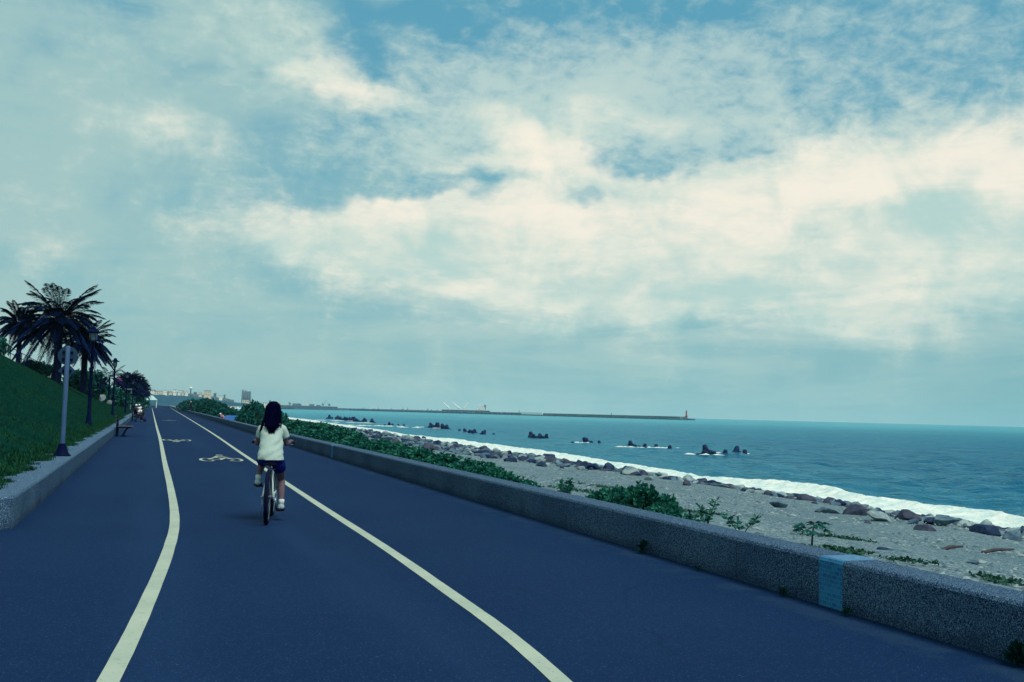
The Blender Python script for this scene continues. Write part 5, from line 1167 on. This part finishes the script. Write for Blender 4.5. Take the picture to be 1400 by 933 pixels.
# small silhouettes along the harbour arm
rs = random.Random(3)
for i, px in enumerate([497, 517, 535, 551, 557, 571, 577, 585, 590, 598]):
    d = 2760-i*25; p = far_pt(px, d); h = rs.uniform(3, 9); t = thing('harbour_mast', 'thin dark mast standing along the harbour arm', 'mast', (p[0], p[1], SEA+5), 0, 'masts along the harbour arm'); mb = MB(); mb.box(-1.0, 1.0, -1, 1, -1, h*.45); mb.tube([(0, 0, 0), (0, 0, h)], .35, 6); mb.v = mb.v; mb.build('mast', MT['jetty_d'], t)
def ship(name, label, px0, px1, d, hull_h, m_hull, rot_extra=0.0):
    a, b = far_pt(px0, d), far_pt(px1, d); L = np.linalg.norm(b-a); c = (a+b)/2; t = thing(name, label, 'ship', (c[0], c[1], SEA), atan2(b[1]-a[1], b[0]-a[0]))
    m = MB(); n = 12; V = []
    for z, k in ((-1.5, .9), (hull_h*.5, .97), (hull_h, 1.0)):
        for i in range(n+1): u = i/n; w = L*.07*min(1, (1-u)*6+.0)**.7 if u > .8 else L*.07*min(1, .75+u*2); V.append(((-.5+u)*L*k, -w, z))
        for i in range(n, -1, -1): u = i/n; w = L*.07*min(1, (1-u)*6+.0)**.7 if u > .8 else L*.07*min(1, .75+u*2); V.append(((-.5+u)*L*k, w, z))
    q = 2*(n+1); F = [(j*q+i, j*q+(i+1) % q, (j+1)*q+(i+1) % q, (j+1)*q+i) for j in range(2) for i in range(q)]+[tuple(range(q)), tuple(range(2*q, 3*q))]; m.add(V, F).build('hull', m_hull, t); return t, L
def house(t, x, w, z, tiers, m, fn=None):
    zz = z
    for k in range(tiers): MB().box(x-w/2+k*w*.05, x+w/2-k*w*.04, -4.5+k*.3, 4.5-k*.3, zz+.002, zz+2.6).build('superstructure', m, t); MB().box(x-w/2+k*w*.05+.6, x+w/2-k*w*.04-.6, -4.62+k*.3, -4.45+k*.3, zz+1.1, zz+1.8).build('window_band', MT['dark'], t); zz += 2.6
    if fn: MB().box(fn[0]-fn[1]/2, fn[0]+fn[1]/2, -2, 2, z, zz+fn[2]).build('funnel', MT['hull'], t)
    MB().tube([(x-w*.2, 0, zz), (x-w*.2, 0, zz+4)], .25, 6).build('mast', m, t)
def crane(t, x, z, bx_, bz_, r=2.1):
    o = MB(); o.lathe([(1.5, z), (1.3, z+5), (1.7, z+5.2), (1.7, z+7)], 12, (x, 0, 0)); cr_ = o.build('crane', MT['white'], t); b = MB(); b.tube([(x, 0, z+5), (x+bx_, 0, z+bz_)], [r, r*.6], 8); b.tube([(x, 0, z+7), (x+bx_*.6, 0, z+bz_*.62)], [.3, .25], 6); b.build('boom', MT['white'], cr_)
t, L = ship('cargo_ship', 'cargo ship with three raised white cranes and white bridge behind the breakwater', 604, 670, 2420, 8.5, MT['hull']); u = 2420/FOC
cx = 637
for px, bp_, tz in ((614, 605.5, 20), (628.5, 618.5, 20), (634.5, 640, 22)): crane(t, (px-cx)*u, 7, (bp_-px)*u, tz-1.5)
house(t, (658.0-cx)*u, 13*u*.8, 8.5, 4, MT['white'], ((662.8-cx)*u, 2.0*u, 3.5)); crane(t, (652-cx)*u, 7, 5*u, 14, .6)
t, L = ship('cargo_ship', 'small white ship half hidden behind the harbour arm', 503, 518, 2900, 6.5, MT['white']); house(t, 2.5, 11, 6.5, 2, MT['white'])
t, L = ship('cargo_ship', 'moored ship with cream bridge and black funnel, beside the rider\'s head', 364, 392, 2380, 6.0, MT['hull']); u = 2380/FOC; house(t, (373.5-378)*u, 5*u, 6, 4, MT['cream'], ((369-378)*u, 2.0*u, 3.0)); house(t, (381-378)*u, 6*u, 6, 3, MT['cream'])
qp = [far_pt(px, d) for px, d in [(376, 2250), (415, 2350), (456, 2480)]]; qy = thing('harbour_quay', 'grey harbour quay right of the rider with small cranes on it', 'quay', (0, 0, 0)); ribbon(qp, 22, SEA-2, SEA+8.6, .5, 8, 60).build('quay_wall', MT['jetty_d'], qy); ribbon([p*(1-13/np.linalg.norm(p)) for p in qp], 4, SEA-2, SEA+5.5).build('fender_wall', MT['jetty'], qy)
def dock_crane(label, px, d, h, bx_, bz_, m):
    p = far_pt(px, d); az, _ = az_el(px, 560); t = thing('dock_crane', label, 'crane', (p[0], p[1], SEA+8), -radians(az))
    for sx_ in (-2.5, 2.5):
        for sy_ in (-2.5, 2.5): MB().tube([(sx_, sy_, -2), (sx_*.6, sy_*.6, h*.5)], .45, 6).build('leg', m, t)
    MB().box(-2.6, 2.6, -2, 2, h*.5, h*.5+3.5).build('cab', m, t); MB().tube([(1, 0, h*.5+2), (bx_, 0, bz_)], [.6, .4], 6).build('boom', m, t); MB().tube([(-.5, 0, h*.5+3.4), (-.3, 0, h*.5+7)], .4, 6).build('mast', m, t); return t
dock_crane('cream dock crane with long raised jib on the harbour quay', 419, 2380, 9, 10, 20, MT['cream']); dock_crane('thin grey dock crane at the right end of the quay', 441, 2460, 6, 9, 16, MT['grey']); dock_crane('low grey dock crane left of the cream one on the quay', 396, 2330, 5, -5, 9, MT['grey']); dock_crane('squat grey dock crane at the quay end', 450, 2500, 6, -6, 8, MT['jetty_d'])
for i, (px, w, h) in enumerate([(405, 9, 12), (409, 5, 10.5), (426, 6, 11.5), (435, 5, 10)]):
    p = far_pt(px, 2420+i*25); az, _ = az_el(px, 560); t = thing('harbour_shed', ['wide grey shed on the quay left of the cream crane', 'small grey shed touching the wide quay shed', 'grey shed just right of the cream crane', 'small grey shed farther right on the quay'][i], 'shed', (p[0], p[1], SEA), -radians(az)); MB().box(-w, w, 0, 10, -1, h).build('wall', MT['grey'], t); m_ = MB(); m_.add([(-w-.3, -.3, h), (w+.3, -.3, h), (w+.3, 10.3, h), (-w-.3, 10.3, h), (-w-.3, 5, h+2), (w+.3, 5, h+2)], [(0, 1, 5, 4), (3, 4, 5, 2), (0, 4, 3), (1, 2, 5), (0, 3, 2, 1)]); m_.build('roof', MT['jetty_d'], t)

# ------------------------------------------------------------------ sea air
hz = MB(); hz.box(-5400, 8200, -900, 8300, -42.0, 95.0)
hm_ = bpy.data.materials.new('haze'); hm_.use_nodes = True; nt = hm_.node_tree; nt.nodes.clear(); o_ = nt.nodes.new('ShaderNodeOutputMaterial'); pvn = nt.nodes.new('ShaderNodeVolumePrincipled')
pvn.inputs['Color'].default_value = (.62, .86, .90, 1); pvn.inputs['Density'].default_value = .00007; pvn.inputs['Anisotropy'].default_value = .25; nt.links.new(pvn.outputs[0], o_.inputs['Volume'])
tag(hz.build('haze', hm_), kind='stuff')
